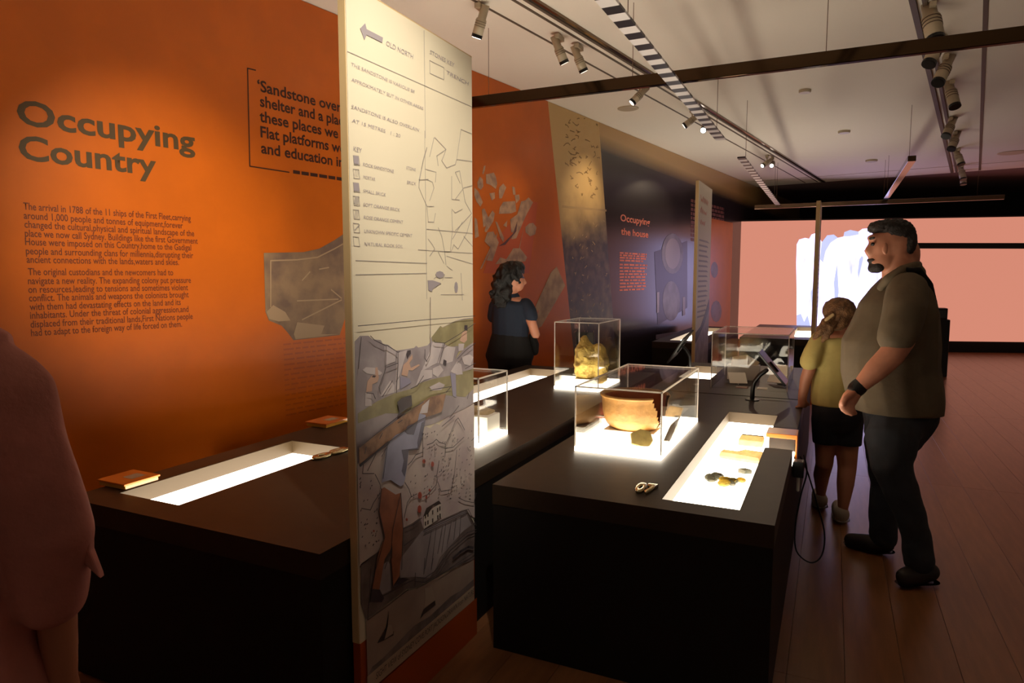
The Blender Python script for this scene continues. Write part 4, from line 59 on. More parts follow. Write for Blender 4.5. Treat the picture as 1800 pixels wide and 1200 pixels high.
'people': {'man': {'base': [0.2968,3.8789,0.0],'ell': [[-0.0345,-0.0163,1.6736,0.0934,0.1076,0.0764],[-0.0815,-0.0385,1.6457,0.0679,0.0962,0.0623],[-0.1294,-0.0612,1.6904,0.0198,0.017,0.0396],[-0.0817,-0.0386,1.5954,0.0651,0.0708,0.0566],[-0.0766,-0.1302,1.6339,0.0166,0.0331,0.0083],[0.0429,0.0203,1.601,0.0396,0.0849,0.0566]],'nose': [[-0.1235,-0.0584,1.6736,0.017],[-0.1467,-0.0693,1.6234,0.0198],[-0.1331,-0.0629,1.6038,0.017]],'lips': [[-0.1174,-0.0776,1.5726,0.0141],[-0.1178,-0.0336,1.5735,0.0142]],'neck': [[-0.018,-0.0085,1.5954,0.0679,0.0679],[0.0128,0.0061,1.4887,0.0906,0.0962],[0.0222,0.0105,1.404,0.1132,0.1415]],'torso': [[0.0201,0.0095,1.4464,0.1019,0.1359],[0.007,0.0033,1.3474,0.1614,0.1812],[-0.0174,-0.0082,1.1619,0.2151,0.1868],[-0.0137,-0.0065,1.0323,0.2095,0.1755],[0.0219,0.0104,0.8872,0.1472,0.1302],[0.0293,0.0138,0.8435,0.1302,0.1189]],'armL': [[0.0171,-0.2131,1.423,0.0746],[-0.0071,-0.302,1.2021,0.0625],[-0.0427,-0.3299,1.1372,0.0571],[-0.1006,-0.3462,1.0697,0.0521],[-0.1769,-0.3602,0.9757,0.0315]],'armR': [[0.0531,0.2684,1.4129,0.0844],[0.0237,0.3099,1.1503,0.0703],[-0.0559,0.2169,1.0019,0.0543],[-0.1238,0.1406,0.9403,0.0358]],'legN': [[0.0186,-0.0797,0.8162,0.0774],[-0.0092,-0.1592,0.716,0.0923],[-0.0053,-0.2016,0.5716,0.0724],[0.0631,-0.1914,0.4087,0.0533],[0.1285,-0.1605,0.1526,0.0399]],'legF': [[0.0259,0.1007,0.7831,0.0811],[-0.0036,0.131,0.6226,0.0879],[-0.0017,0.1651,0.3981,0.0532],[-0.003,0.1756,0.2064,0.0474],[0.0023,0.1891,0.1075,0.0416]],'footN': [[0.1541,-0.1484,0.0951,0.032],[0.1387,-0.1556,0.0519,0.0266],[0.0744,-0.2082,0.0467,0.0238]],'footF': [[0.0063,0.191,0.082,0.0327],[-0.0138,0.1926,0.0493,0.0268],[-0.1372,0.2227,0.0396,0.0244]],'palm': [[-0.1769,-0.3602,0.9757,0.0315],[-0.2039,-0.3729,0.9326,0.0367],[-0.2126,-0.377,0.911,0.0341]],'fingers': [[[-0.233,-0.4088,0.9308,0.013],[-0.2416,-0.4184,0.9049,0.013],[-0.2309,-0.4078,0.8798,0.0117],[-0.2114,-0.3931,0.8761,0.0104]],[[-0.2205,-0.4084,0.9157,0.013],[-0.2266,-0.4168,0.8898,0.013],[-0.2136,-0.4052,0.8674,0.0117],[-0.1943,-0.3905,0.8663,0.0104]],[[-0.2059,-0.4071,0.9086,0.013],[-0.2097,-0.4144,0.8828,0.013],[-0.1944,-0.4016,0.863,0.0117],[-0.1801,-0.3893,0.8674,0.0104]],[[-0.1915,-0.4002,0.9059,0.0117],[-0.1906,-0.4053,0.8828,0.0117],[-0.1779,-0.3938,0.8684,0.0104]],[[-0.1988,-0.4092,0.9602,0.0156],[-0.2266,-0.4334,0.9407,0.0142],[-0.2327,-0.4363,0.9168,0.0129]]],'palmR': [[-0.1238,0.1406,0.9403,0.0358],[-0.1502,0.117,0.9114,0.0387]],'fingersR': [[[-0.1646,0.0881,0.9147,0.0148],[-0.1771,0.0822,0.8904,0.0148],[-0.16,0.0903,0.8722,0.0118]],[[-0.1641,0.1038,0.9124,0.0148],[-0.1766,0.0979,0.888,0.0148],[-0.1595,0.106,0.8697,0.0119]],[[-0.1635,0.1196,0.9101,0.0149],[-0.1761,0.1136,0.8856,0.0149],[-0.1589,0.1218,0.8672,0.0119]],[[-0.163,0.1353,0.9078,0.015],[-0.1757,0.1293,0.8832,0.015],[-0.1584,0.1375,0.8647,0.012]],[[-0.1464,0.0967,0.9329,0.0148],[-0.1732,0.0785,0.9216,0.0148]]],'hair': [[-0.029,-0.0137,1.7182,0.0878,0.0651,0.0821],[0.0087,0.0041,1.6736,0.051,0.0906,0.0821],[-0.0531,-0.0251,1.7432,0.1019,0.0396,0.0736],[-0.1038,-0.049,1.7404,0.0481,0.0311,0.0623]],'beard': [[-0.1051,-0.0497,1.5506,0.0368,0.034,0.0453],[-0.12,-0.0567,1.5422,0.0255,0.0255,0.0283],[-0.132,-0.0624,1.5814,0.0142,0.0113,0.034]],'spikes': [[[-0.1116,-0.0528,1.746,0.0198],[-0.1232,-0.0582,1.7765,0.0085]],[[-0.0872,-0.008,1.7537,0.02],[-0.0936,-0.0111,1.7817,0.0086]],[[-0.068,-0.0653,1.7438,0.0196],[-0.0693,-0.0659,1.7713,0.0084]],[[-0.0434,-0.0205,1.7515,0.0198],[-0.0395,-0.0187,1.7765,0.0085]],[[-0.0178,0.0248,1.7481,0.02],[-0.0092,0.0288,1.7817,0.0086]],[[-0.0003,-0.0333,1.7493,0.0196],[0.0137,-0.0267,1.7713,0.0084]],[[0.0254,0.012,1.746,0.0198],[0.0442,0.0209,1.7765,0.0085]]],'shirt': [[0.0228,0.0108,1.4944,0.0906,0.1189],[0.0156,0.0074,1.4323,0.1302,0.1698],[0.0045,0.0021,1.3474,0.1755,0.1982],[-0.0225,-0.0106,1.1619,0.2321,0.2038],[-0.0189,-0.0089,1.0323,0.2321,0.1982],[0.0082,0.0039,0.9018,0.218,0.2151],[0.0216,0.0102,0.8406,0.2095,0.2208]],'sleeveL': [[0.0233,-0.1881,1.4359,0.0911],[0.0066,-0.2734,1.3455,0.0918],[-0.0144,-0.3055,1.2547,0.086],[-0.0228,-0.315,1.2236,0.0806]],'sleeveR': [[0.0539,0.2246,1.4287,0.1014],[0.042,0.2964,1.3056,0.1003],[0.0242,0.3101,1.1967,0.0917]],'collar': [[-0.0861,-0.1071,1.4474,0.0195],[-0.0608,-0.1394,1.4891,0.022],[-0.0026,-0.134,1.5298,0.0246],[0.0595,-0.0382,1.5497,0.025],[0.0758,0.0359,1.5562,0.0255],[0.0724,0.1006,1.5515,0.0259],[0.019,0.1417,1.532,0.0264],[-0.0464,0.0887,1.4884,0.0233],[-0.0785,0.0292,1.4455,0.0202]],'jeans': [[0.0349,0.0165,0.8872,0.1698,0.1868],[0.0341,0.0161,0.7996,0.1698,0.1925],[0.019,0.009,0.7351,0.1415,0.1755]],'jeansN': [[0.0299,-0.0744,0.7933,0.1161],[-0.0092,-0.1592,0.716,0.1221],[-0.006,-0.2019,0.5857,0.0938],[0.0685,-0.1888,0.4003,0.0719],[0.1184,-0.1653,0.2526,0.0666],[0.1375,-0.1562,0.1239,0.0692]],'jeansF': [[0.0351,0.1051,0.7591,0.1217],[-0.009,0.1285,0.6226,0.1114],[-0.0017,0.1651,0.3981,0.071],[-0.0045,0.1749,0.238,0.0712],[0.0054,0.1906,0.1012,0.0714]],'shoeN': [[0.1855,-0.1335,0.0692,0.0453,0.0453],[0.1308,-0.1594,0.0606,0.0533,0.0479],[0.0742,-0.2083,0.0496,0.045,0.0397]],'shoeF': [[0.0157,0.1955,0.0597,0.0476,0.0476],[-0.0548,0.1953,0.0475,0.051,0.045],[-0.1484,0.2285,0.0388,0.0397,0.0367]],'watch': [[-0.1657,-0.3571,0.9921,0.0393],[-0.1793,-0.3613,0.9757,0.0393]],'strap': [[0.0135,-0.1374,1.5324,0.0136,0.0136],[0.0711,-0.0991,1.5325,0.0164,0.0164],[0.1217,-0.0752,1.462,0.0164,0.0164],[0.1525,-0.0385,1.3519,0.0165,0.0165],[0.1648,-0.0106,1.2676,0.0166,0.0166]],'bag': [[0.1289,0.0609,1.3246,0.0255,0.0849],[0.1429,0.0676,1.2048,0.0396,0.1019],[0.1413,0.0668,1.09,0.0283,0.0849]],'eyes': [[-0.1296,-0.0966,1.6582,0.0084,0.009,0.0112],[-0.1264,-0.0243,1.6612,0.0086,0.0091,0.0114]],'brows': [[[-0.1401,-0.0828,1.6867,0.0073],[-0.1271,-0.1209,1.6873,0.0067]],[[-0.1387,-0.049,1.6884,0.0074],[-0.1215,0.0034,1.6935,0.0069]]]},'girl': {'base': [0.016,4.5979,0.0],'ell': [[0.0244,0.0115,1.2777,0.0869,0.0904,0.0904],[0.0586,0.083,1.2326,0.0563,0.0598,0.0492]],'neck': [[0.0336,0.0159,1.2078,0.0452,0.0417],[0.04,0.0189,1.1306,0.0556,0.0521]],'torso': [[0.0377,0.0178,1.1095,0.1251,0.0765],[0.0344,0.0163,0.9612,0.1321,0.0904],[0.0418,0.0197,0.7834,0.139,0.0973],[0.0423,0.02,0.6939,0.146,0.1043]],'armL': [[-0.0915,-0.0654,1.1044,0.0415],[-0.123,-0.0913,0.9475,0.038],[-0.1462,-0.0691,0.8618,0.0348],[-0.1618,-0.0544,0.744,0.0262]],'armR': [[0.1595,0.0975,1.0934,0.0419],[0.19,0.123,0.9216,0.0385],[0.2055,0.1856,0.7696,0.0283]],'palmL': [[-0.1618,-0.0544,0.744,0.0262],[-0.1577,-0.0414,0.7098,0.028]],'fingersL': [[[-0.1608,-0.0428,0.7061,0.0119],[-0.1798,-0.0463,0.6907,0.0105],[-0.1932,-0.036,0.6842,0.0098]],[[-0.1515,-0.0252,0.7039,0.0119],[-0.1674,-0.0238,0.6878,0.0106],[-0.1778,-0.0066,0.6803,0.0099]],[[-0.1422,-0.0075,0.7016,0.012],[-0.155,-0.0014,0.6849,0.0106],[-0.1622,0.0229,0.6764,0.0099]],[[-0.1328,0.0102,0.6993,0.012],[-0.1425,0.0212,0.682,0.0106],[-0.1465,0.0524,0.6726,0.01]],[[-0.142,-0.034,0.7206,0.0126],[-0.1219,-0.0244,0.6989,0.0105]]],'palmR': [[0.2055,0.1856,0.7696,0.0283],[0.208,0.1979,0.724,0.0284]],'fingersR': [[[0.1956,0.192,0.7094,0.0121],[0.1984,0.2044,0.6561,0.0107]],[[0.2054,0.1966,0.7094,0.0121],[0.2082,0.209,0.6561,0.0107]],[[0.2152,0.2013,0.7094,0.0121],[0.2181,0.2137,0.6561,0.0107]],[[0.225,0.2059,0.7094,0.0121],[0.2279,0.2183,0.6561,0.0107]],[[0.1865,0.1656,0.7495,0.0127],[0.1751,0.1602,0.7131,0.0106]]],'legL': [[-0.0195,-0.0092,0.6401,0.0765],[-0.0212,-0.01,0.4415,0.0591],[-0.0201,-0.0095,0.3324,0.0521],[-0.0336,0.0726,0.2355,0.0496],[-0.0322,0.1175,0.0991,0.0286]],'legR': [[0.1053,0.0498,0.6401,0.0765],[0.1034,0.0157,0.4492,0.0656],[0.1084,-0.004,0.3213,0.0549],[0.102,-0.0513,0.2326,0.051],[0.0946,-0.0991,0.0955,0.0303]],'footL': [[-0.0316,0.1178,0.0839,0.0322],[-0.0412,0.2017,0.0343,0.0291],[-0.0498,0.2862,0.0387,0.026]],'footR': [[0.0954,-0.0987,0.0776,0.0303],[0.0852,-0.015,0.0383,0.0275],[0.0731,0.0788,0.0361,0.0246]],'shirt': [[0.036,0.017,1.1517,0.0695,0.0487],[0.0374,0.0177,1.1165,0.1321,0.0869],[0.0344,0.0163,0.9612,0.1495,0.1077],[0.0371,0.0175,0.8191,0.1599,0.1182],[0.044,0.0208,0.7297,0.1668,0.1251]],'sleeveL': [[-0.0794,-0.0486,1.1139,0.052],[-0.108,-0.0732,1.0412,0.0588],[-0.1245,-0.092,0.9862,0.0587]],'sleeveR': [[0.1489,0.0815,1.1085,0.0523],[0.1748,0.1047,1.0368,0.0594],[0.1874,0.1218,0.9787,0.0595]],'shorts': [[0.0433,0.0204,0.7476,0.1599,0.1216],[0.0453,0.0214,0.6221,0.1564,0.1251]],'shortL': [[-0.022,-0.0104,0.6221,0.0869],[-0.0162,-0.0077,0.4777,0.0799]],'shortR': [[0.1061,0.0502,0.6221,0.0869],[0.1026,0.0153,0.4672,0.0828]],'shoeL': [[-0.0341,0.1166,0.0612,0.0501,0.0465],[-0.0415,0.2016,0.042,0.051,0.0437],[-0.0503,0.3081,0.04,0.0447,0.041]],'shoeR': [[0.0869,-0.1027,0.0561,0.0505,0.0471],[0.0821,-0.0054,0.0384,0.0516,0.0447],[0.0734,0.1121,0.0331,0.0459,0.0424]],'hair': [[0.0237,0.0001,1.2922,0.0971,0.0832,0.0971],[0.0163,-0.0476,1.2389,0.0721,0.0687,0.0515]],'tail': [[-0.0158,-0.0738,1.2603,0.0343],[-0.0507,-0.1235,1.2072,0.0306],[-0.08,-0.1373,1.1661,0.0238],[-0.1039,-0.1376,1.1377,0.0136]],'tail2': [[-0.0025,-0.0675,1.2396,0.0274],[-0.0251,-0.1225,1.1874,0.0271],[-0.0417,-0.1303,1.1395,0.0204],[-0.0592,-0.1275,1.1111,0.0102]],'clip': [[-0.0457,-0.1433,1.2428,0.0102],[-0.0101,-0.1264,1.2734,0.0102]]},'woman': {'base': [-2.7583,5.7973,0.0],'ell': [[0.0244,0.0115,1.4893,0.1022,0.1344,0.0968],[0.0682,0.0322,1.4358,0.0591,0.0753,0.0699]],'nose': [[0.1167,0.0552,1.4679,0.0134],[0.1313,0.0621,1.4411,0.014]],'neck': [[0.0147,0.0069,1.3822,0.0484,0.0484],[0.0098,0.0046,1.2855,0.0645,0.0591]],'torso': [[0.005,0.0023,1.237,0.1452,0.0968],[0.0,0.0,1.1021,0.1506,0.1075],[-0.0049,-0.0023,0.9394,0.1452,0.1022],[-0.0148,-0.007,0.7486,0.1828,0.129]],'armR': [[0.1529,0.0281,1.2119,0.0534],[0.2178,0.0145,1.0642,0.0451],[0.2519,0.0306,0.9571,0.0425],[0.1659,0.1337,1.0007,0.0379],[0.1406,0.2324,1.0817,0.0303]],'armL': [[-0.1443,-0.0129,1.2078,0.0542],[-0.177,0.027,1.0409,0.0437],[-0.1465,0.152,0.9219,0.0388]],'hand': [[0.1406,0.2324,1.0817,0.0275],[0.1425,0.2554,1.1248,0.0276]],'fingers': [[[0.1425,0.2554,1.1359,0.011],[0.1534,0.2716,1.1687,0.0099]],[[0.145,0.2676,1.1354,0.0111],[0.1545,0.2832,1.1682,0.01]],[[0.1476,0.2799,1.1348,0.0111],[0.1556,0.2948,1.1677,0.01]],[[0.1502,0.2922,1.1343,0.0111],[0.1567,0.3064,1.1672,0.01]],[[0.1265,0.2368,1.1143,0.0121],[0.1164,0.232,1.1475,0.011]]],'legL': [[-0.064,-0.0302,0.6665,0.0914],[-0.0643,-0.0304,0.3361,0.0645],[-0.0734,-0.0126,0.0986,0.0378]],'legR': [[0.054,0.0255,0.6665,0.0914],[0.0676,0.0098,0.3397,0.0643],[0.0769,0.0031,0.0984,0.0375]],'shirt': [[0.0098,0.0046,1.307,0.086,0.0645],[0.0001,0.0,1.2424,0.1721,0.1129],[0.0,0.0,1.1021,0.1774,0.1237],[0.0,0.0,0.9285,0.1774,0.1237]],'sleeveR': [[0.144,0.0349,1.2329,0.0696],[0.1902,0.0235,1.17,0.0692],[0.2088,0.0213,1.1278,0.0638]],'sleeveL': [[-0.1398,-0.0218,1.2191,0.0703],[-0.1777,0.0045,1.119,0.0653]],'trousers': [[-0.0049,-0.0023,0.9502,0.1774,0.1237],[-0.0049,-0.0023,0.7486,0.2366,0.1613]],'trL': [[-0.0737,-0.0348,0.7486,0.1398],[-0.0741,-0.035,0.3914,0.1183],[-0.0832,-0.0172,0.2102,0.1079]],'trR': [[0.0638,0.0302,0.7486,0.1398],[0.0774,0.0145,0.3949,0.1179],[0.0817,0.0054,0.2202,0.107]],'shoeL': [[-0.0834,-0.0173,0.0538,0.0431,0.0378],[-0.041,0.047,0.0505,0.0434,0.038]],'shoeR': [[0.0818,0.0055,0.054,0.0428,0.0375],[0.1337,0.0632,0.0527,0.043,0.0376]],'hair': [[0.0001,0.0001,1.516,0.129,0.1344,0.1183],[-0.0543,-0.0478,1.4253,0.1072,0.1501,0.1072],[-0.0465,-0.0883,1.3088,0.0959,0.1172,0.0746],[0.0535,0.0253,1.5748,0.0807,0.0699,0.0968]],'curls': [[[0.0124,-0.0783,1.4961,0.0266],[-0.0168,-0.1296,1.2429,0.0211]],[[-0.0102,-0.1405,1.568,0.0264],[-0.0058,-0.1244,1.3084,0.0211]],[[-0.0612,-0.1376,1.4207,0.0265],[0.0113,-0.1163,1.3916,0.0211]],[[-0.0675,-0.1665,1.4563,0.0264],[0.0313,-0.1069,1.3687,0.0211]],[[-0.0022,-0.093,1.4557,0.0265],[-0.112,-0.1746,1.3487,0.0211]],[[-0.0228,-0.112,1.567,0.0265],[-0.0384,-0.1398,1.269,0.0211]],[[-0.0188,-0.1317,1.5059,0.0264],[-0.0842,-0.1615,1.2522,0.0211]],[[0.0356,-0.0971,1.4896,0.0265],[-0.1047,-0.1712,1.3067,0.0211]],[[0.0245,-0.1029,1.5284,0.0265],[-0.0168,-0.1296,1.33,0.0211]],[[-0.0137,-0.0975,1.5397,0.0265],[-0.1033,-0.1705,1.3255,0.0211]],[[-0.0576,-0.1142,1.5699,0.0266],[-0.0895,-0.164,1.3257,0.0211]],[[0.0046,-0.1098,1.5144,0.0265],[-0.0389,-0.1401,1.3296,0.0211]]],'bag': [[0.166,0.1338,0.935,0.0325,0.0488],[0.1909,0.1456,0.8527,0.0434,0.065],[0.1911,0.1457,0.7813,0.0379,0.0596]],'glasses': [[0.0819,-0.0608,1.4895,0.0053],[0.1228,0.0027,1.4947,0.0064],[0.1167,0.0552,1.4893,0.0065]]},'front': {'base': [-1.62,0.72,0.0],'torso': [[-0.0036,-0.0274,1.3511,0.1216,0.0774],[-0.0105,-0.0307,1.2607,0.1824,0.1216],[-0.0281,-0.039,1.0294,0.1879,0.1327],[-0.0509,-0.0498,0.7293,0.2045,0.1437],[-0.0651,-0.0565,0.5432,0.2101,0.1437]],'neck': [[0.0124,-0.0199,1.5613,0.0608,0.0608],[0.0015,-0.025,1.4182,0.0829,0.0719]],'head': [[-0.0045,-0.0057,1.661,0.0988,0.1291,0.1122]],'armR': [[0.1051,0.0239,1.3173,0.0442],[0.1907,0.0644,1.146,0.0464],[0.211,0.074,0.9704,0.042],[0.1857,0.0952,0.799,0.0384],[0.1538,0.1133,0.63,0.0324]],'armL': [[-0.1276,-0.086,1.3173,0.0442],[-0.224,-0.1316,1.146,0.0464],[-0.2607,-0.1489,0.9704,0.042],[-0.3234,-0.1454,0.799,0.0384],[-0.3808,-0.1394,0.63,0.0324]],'hand': [[0.1538,0.1133,0.63,0.0347],[0.1302,0.1243,0.5383,0.0399]],'fingers': [[[0.1084,0.114,0.5118,0.0106],[0.0851,0.1251,0.43,0.0095],[0.053,0.1431,0.3726,0.0085]],[[0.1219,0.1204,0.5118,0.0106],[0.0989,0.1316,0.43,0.0095],[0.0671,0.1498,0.3726,0.0085]],[[0.1355,0.1268,0.5118,0.0106],[0.1127,0.1382,0.43,0.0095],[0.0813,0.1565,0.3726,0.0085]],[[0.149,0.1332,0.5118,0.0106],[0.1266,0.1447,0.43,0.0095],[0.0954,0.1632,0.3726,0.0085]],[[0.088,0.1265,0.5581,0.0119],[0.0384,0.1362,0.4834,0.0109],[0.0169,0.1482,0.4344,0.0098]]],'handL': [[-0.3808,-0.1394,0.63,0.0347],[-0.4171,-0.1344,0.5383,0.0399]],'fingersL': [[[-0.4399,-0.1452,0.5118,0.0106],[-0.4733,-0.1389,0.43,0.0095],[-0.5185,-0.127,0.3726,0.0085]],[[-0.4263,-0.1388,0.5118,0.0106],[-0.4595,-0.1323,0.43,0.0095],[-0.5043,-0.1203,0.3726,0.0085]],[[-0.4127,-0.1323,0.5118,0.0106],[-0.4457,-0.1258,0.43,0.0095],[-0.4902,-0.1136,0.3726,0.0085]],[[-0.3992,-0.1259,0.5118,0.0106],[-0.4319,-0.1193,0.43,0.0095],[-0.476,-0.107,0.3726,0.0085]],[[-0.4202,-0.1138,0.5581,0.0119],[-0.4543,-0.0967,0.4834,0.0109],[-0.4884,-0.0907,0.4344,0.0098]]],'blouse': [[0.0048,-0.0234,1.4625,0.0884,0.0829],[0.0002,-0.0256,1.4015,0.1769,0.105],[-0.0105,-0.0307,1.2607,0.1879,0.1271],[-0.0281,-0.039,1.0294,0.2101,0.1437],[-0.0358,-0.0426,0.7904,0.2322,0.1548],[-0.04,-0.0446,0.5933,0.2487,0.1658]],'sleeveR': [[0.0876,0.0157,1.3567,0.0619],[0.1621,0.0509,1.2607,0.0685],[0.1937,0.0658,1.1112,0.0774],[0.2148,0.0758,0.9822,0.0796],[0.1949,0.0885,0.8533,0.0696]],'sleeveL': [[-0.1247,-0.0847,1.3511,0.0608],[-0.1832,-0.1123,1.2607,0.0685],[-0.2374,-0.138,1.1112,0.0774],[-0.2699,-0.1533,0.9822,0.0796],[-0.3151,-0.1525,0.8533,0.0696]],'flap': [[[0.2641,0.0991,1.1228],[0.2846,0.1088,1.047],[0.2921,0.1124,0.9941],[0.2899,0.1113,0.9526],[0.3065,0.1192,0.8929],[0.2761,0.1048,0.9288],[0.2627,0.0985,1.0059],[0.2533,0.094,1.0763]]],'hair': [[0.0214,-0.0156,1.6801,0.1106,0.1271,0.1216],[0.0635,-0.04,1.591,0.0965,0.1179,0.0858]],'legs': [[[-0.1,0.0,0.8,0.09],[-0.1,0,0.45,0.065],[-0.1,0,0.1,0.045]],[[0.1,0,0.8,0.09],[0.1,0,0.45,0.065],[0.1,0,0.1,0.045]]]}},
'cable': [[-0.1,3.713,0.588],[-0.083,3.721,0.499],[-0.106,3.711,0.378],[-0.126,3.701,0.212],[-0.116,3.706,0.081],[-0.049,3.737,0.019],[0.003,3.762,0.056],[0.011,3.766,0.182],[-0.042,3.741,0.378],[-0.09,3.718,0.529],[-0.121,3.703,0.588]],
'screen_img': None,
'scr': {'o': [-1.7374,14.5534,0.0],'ex': [0.946,0.3241,0.0]},
'scr_c': [[0.0015,2.6027],[0.0076,0.2274],[5.3194,2.6648],[5.4833,0.2156]],
'scr_img': [[[1.1577,0.4837],[1.1307,1.1858],[1.0981,1.7824],[1.0938,2.1447],[1.1377,2.2429],[1.2477,2.275],[1.3277,2.2581],[1.372,2.3396],[1.4344,2.362],[1.5164,2.2896],[1.5844,2.1748],[1.6729,2.3213],[1.7982,2.3367],[1.8797,2.271],[1.9885,2.2964],[2.0002,2.3841],[2.108,2.4255],[2.2657,2.3919],[2.3411,2.4464],[2.4496,2.4553],[2.7929,2.4107],[2.9176,1.7783],[2.9228,1.059],[2.97,0.4324]]],
'scr_pale': [[[1.5506,1.8471],[1.5686,2.1749],[1.6729,2.3213],[1.7982,2.3367],[1.8797,2.271],[1.7423,2.174],[1.6545,2.0108],[1.6167,1.7812]],[[1.9885,2.2964],[2.0002,2.3841],[2.108,2.4255],[2.2657,2.3919],[2.2684,2.3335],[2.1136,2.3021]],[[1.1577,0.4837],[1.1487,0.7185],[1.2277,0.7524],[1.2985,0.5855],[1.3574,0.7198],[1.4309,0.486]],[[2.3067,1.845],[2.3506,1.9102],[2.3834,1.8774],[2.3093,1.452],[2.2875,1.5833]],[[1.4026,1.1865],[1.461,1.3193],[1.5119,0.8542],[1.4762,0.5533]],[[1.8394,1.3858],[1.8854,1.7806],[1.943,1.1878],[1.8969,0.7897]]],
'scr_rail': [[2.8366,2.1082],[5.359,2.0737]],
}
# ------------------------------------------------------------------ helpers
def lin(c):
    return tuple(((v/255)/12.92 if v/255 <= .04045 else ((v/255+.055)/1.055)**2.4) for v in c)
MATS = {}
def mat(name, rgb=None, rough=.6, metal=0., spec=.5, vary=0., scale=8., bump=0., bscale=60., emit=0., coat=0., second=None, stretch=(1,1,1), lo=.4, hi=.65):
    if name in MATS: return MATS[name]
    m = bpy.data.materials.new(name); m.use_nodes = True; MATS[name] = m
    nt = m.node_tree; b = nt.nodes['Principled BSDF']; c = lin(rgb) + (1,)
    b.inputs['Base Color'].default_value = c
    b.inputs['Roughness'].default_value = rough; b.inputs['Metallic'].default_value = metal
    b.inputs['Specular IOR Level'].default_value = spec; b.inputs['Coat Weight'].default_value = coat
    if vary or second or bump:
        tc = nt.nodes.new('ShaderNodeTexCoord'); mp = nt.nodes.new('ShaderNodeMapping'); mp.inputs['Scale'].default_value = stretch
        nt.links.new(tc.outputs['Object'], mp.inputs[0])
    if vary or second:
        n = nt.nodes.new('ShaderNodeTexNoise'); n.inputs['Scale'].default_value = scale; n.inputs['Detail'].default_value = 5
        nt.links.new(mp.outputs[0], n.inputs['Vector'])
        r = nt.nodes.new('ShaderNodeValToRGB'); nt.links.new(n.outputs['Fac'], r.inputs[0])
        r.color_ramp.elements[0].position = lo; r.color_ramp.elements[1].position = hi
        if second: a, z = c, lin(second) + (1,)
        else: a = tuple(v*(1-vary) for v in c[:3]) + (1,); z = tuple(min(1, v*(1+vary)) for v in c[:3]) + (1,)
        r.color_ramp.elements[0].color = a; r.color_ramp.elements[1].color = z
        nt.links.new(r.outputs[0], b.inputs['Base Color'])
        if emit: nt.links.new(r.outputs[0], b.inputs['Emission Color'])
    if bump:
        n2 = nt.nodes.new('ShaderNodeTexNoise'); n2.inputs['Scale'].default_value = bscale; n2.inputs['Detail'].default_value = 6
        nt.links.new(mp.outputs[0], n2.inputs['Vector'])
        bp = nt.nodes.new('ShaderNodeBump'); bp.inputs['Strength'].default_value = bump; bp.inputs['Distance'].default_value = .02
        nt.links.new(n2.outputs['Fac'], bp.inputs['Height']); nt.links.new(bp.outputs[0], b.inputs['Normal'])
    if emit:
        b.inputs['Emission Strength'].default_value = emit
        if not second and not vary: b.inputs['Emission Color'].default_value = c
    return m
def translucent(name, f):
    m = MATS[name]; nt = m.node_tree; o = nt.nodes['Material Output']; b = nt.nodes['Principled BSDF']
    t = nt.nodes.new('ShaderNodeBsdfTranslucent'); t.inputs[0].default_value = b.inputs['Base Color'].default_value
    if b.inputs['Base Color'].is_linked: nt.links.new(b.inputs['Base Color'].links[0].from_socket, t.inputs[0])
    mx = nt.nodes.new('ShaderNodeMixShader'); mx.inputs[0].default_value = f
    nt.links.new(b.outputs[0], mx.inputs[1]); nt.links.new(t.outputs[0], mx.inputs[2]); nt.links.new(mx.outputs[0], o.inputs[0])
def emission(name, col, strength):
    m = bpy.data.materials.new(name); m.use_nodes = True; MATS[name] = m
    b = m.node_tree.nodes['Principled BSDF']; b.inputs['Base Color'].default_value = (.6, .6, .6, 1); b.inputs['Roughness'].default_value = .5
    b.inputs['Emission Color'].default_value = tuple(col) + (1,); b.inputs['Emission Strength'].default_value = strength
    return m
def glass(name, tint=(1, 1, 1), ior=1.45, haze=0.):
    m = bpy.data.materials.new(name); m.use_nodes = True; MATS[name] = m
    nt = m.node_tree; nt.nodes.remove(nt.nodes['Principled BSDF']); o = nt.nodes['Material Output']
    t = nt.nodes.new('ShaderNodeBsdfTransparent'); t.inputs[0].default_value = tuple(tint) + (1,)
    g = nt.nodes.new('ShaderNodeBsdfGlossy'); g.inputs['Roughness'].default_value = .03
    lw = nt.nodes.new('ShaderNodeLayerWeight'); lw.inputs[0].default_value = .5
    pw = nt.nodes.new('ShaderNodeMath'); pw.operation = 'POWER'; pw.inputs[1].default_value = 5; nt.links.new(lw.outputs['Facing'], pw.inputs[0])
    f = nt.nodes.new('ShaderNodeMath'); f.operation = 'MULTIPLY_ADD'; f.inputs[1].default_value = .7; f.inputs[2].default_value = .03; nt.links.new(pw.outputs[0], f.inputs[0])
    mx = nt.nodes.new('ShaderNodeMixShader')
    nt.links.new(f.outputs[0], mx.inputs[0]); nt.links.new(t.outputs[0], mx.inputs[1]); nt.links.new(g.outputs[0], mx.inputs[2])
    if haze:
        d = nt.nodes.new('ShaderNodeBsdfTranslucent'); d.inputs[0].default_value = tuple(tint) + (1,)
        m2 = nt.nodes.new('ShaderNodeMixShader'); m2.inputs[0].default_value = haze
        nt.links.new(mx.outputs[0], m2.inputs[1]); nt.links.new(d.outputs[0], m2.inputs[2]); mx = m2
    nt.links.new(mx.outputs[0], o.inputs[0])
    return m

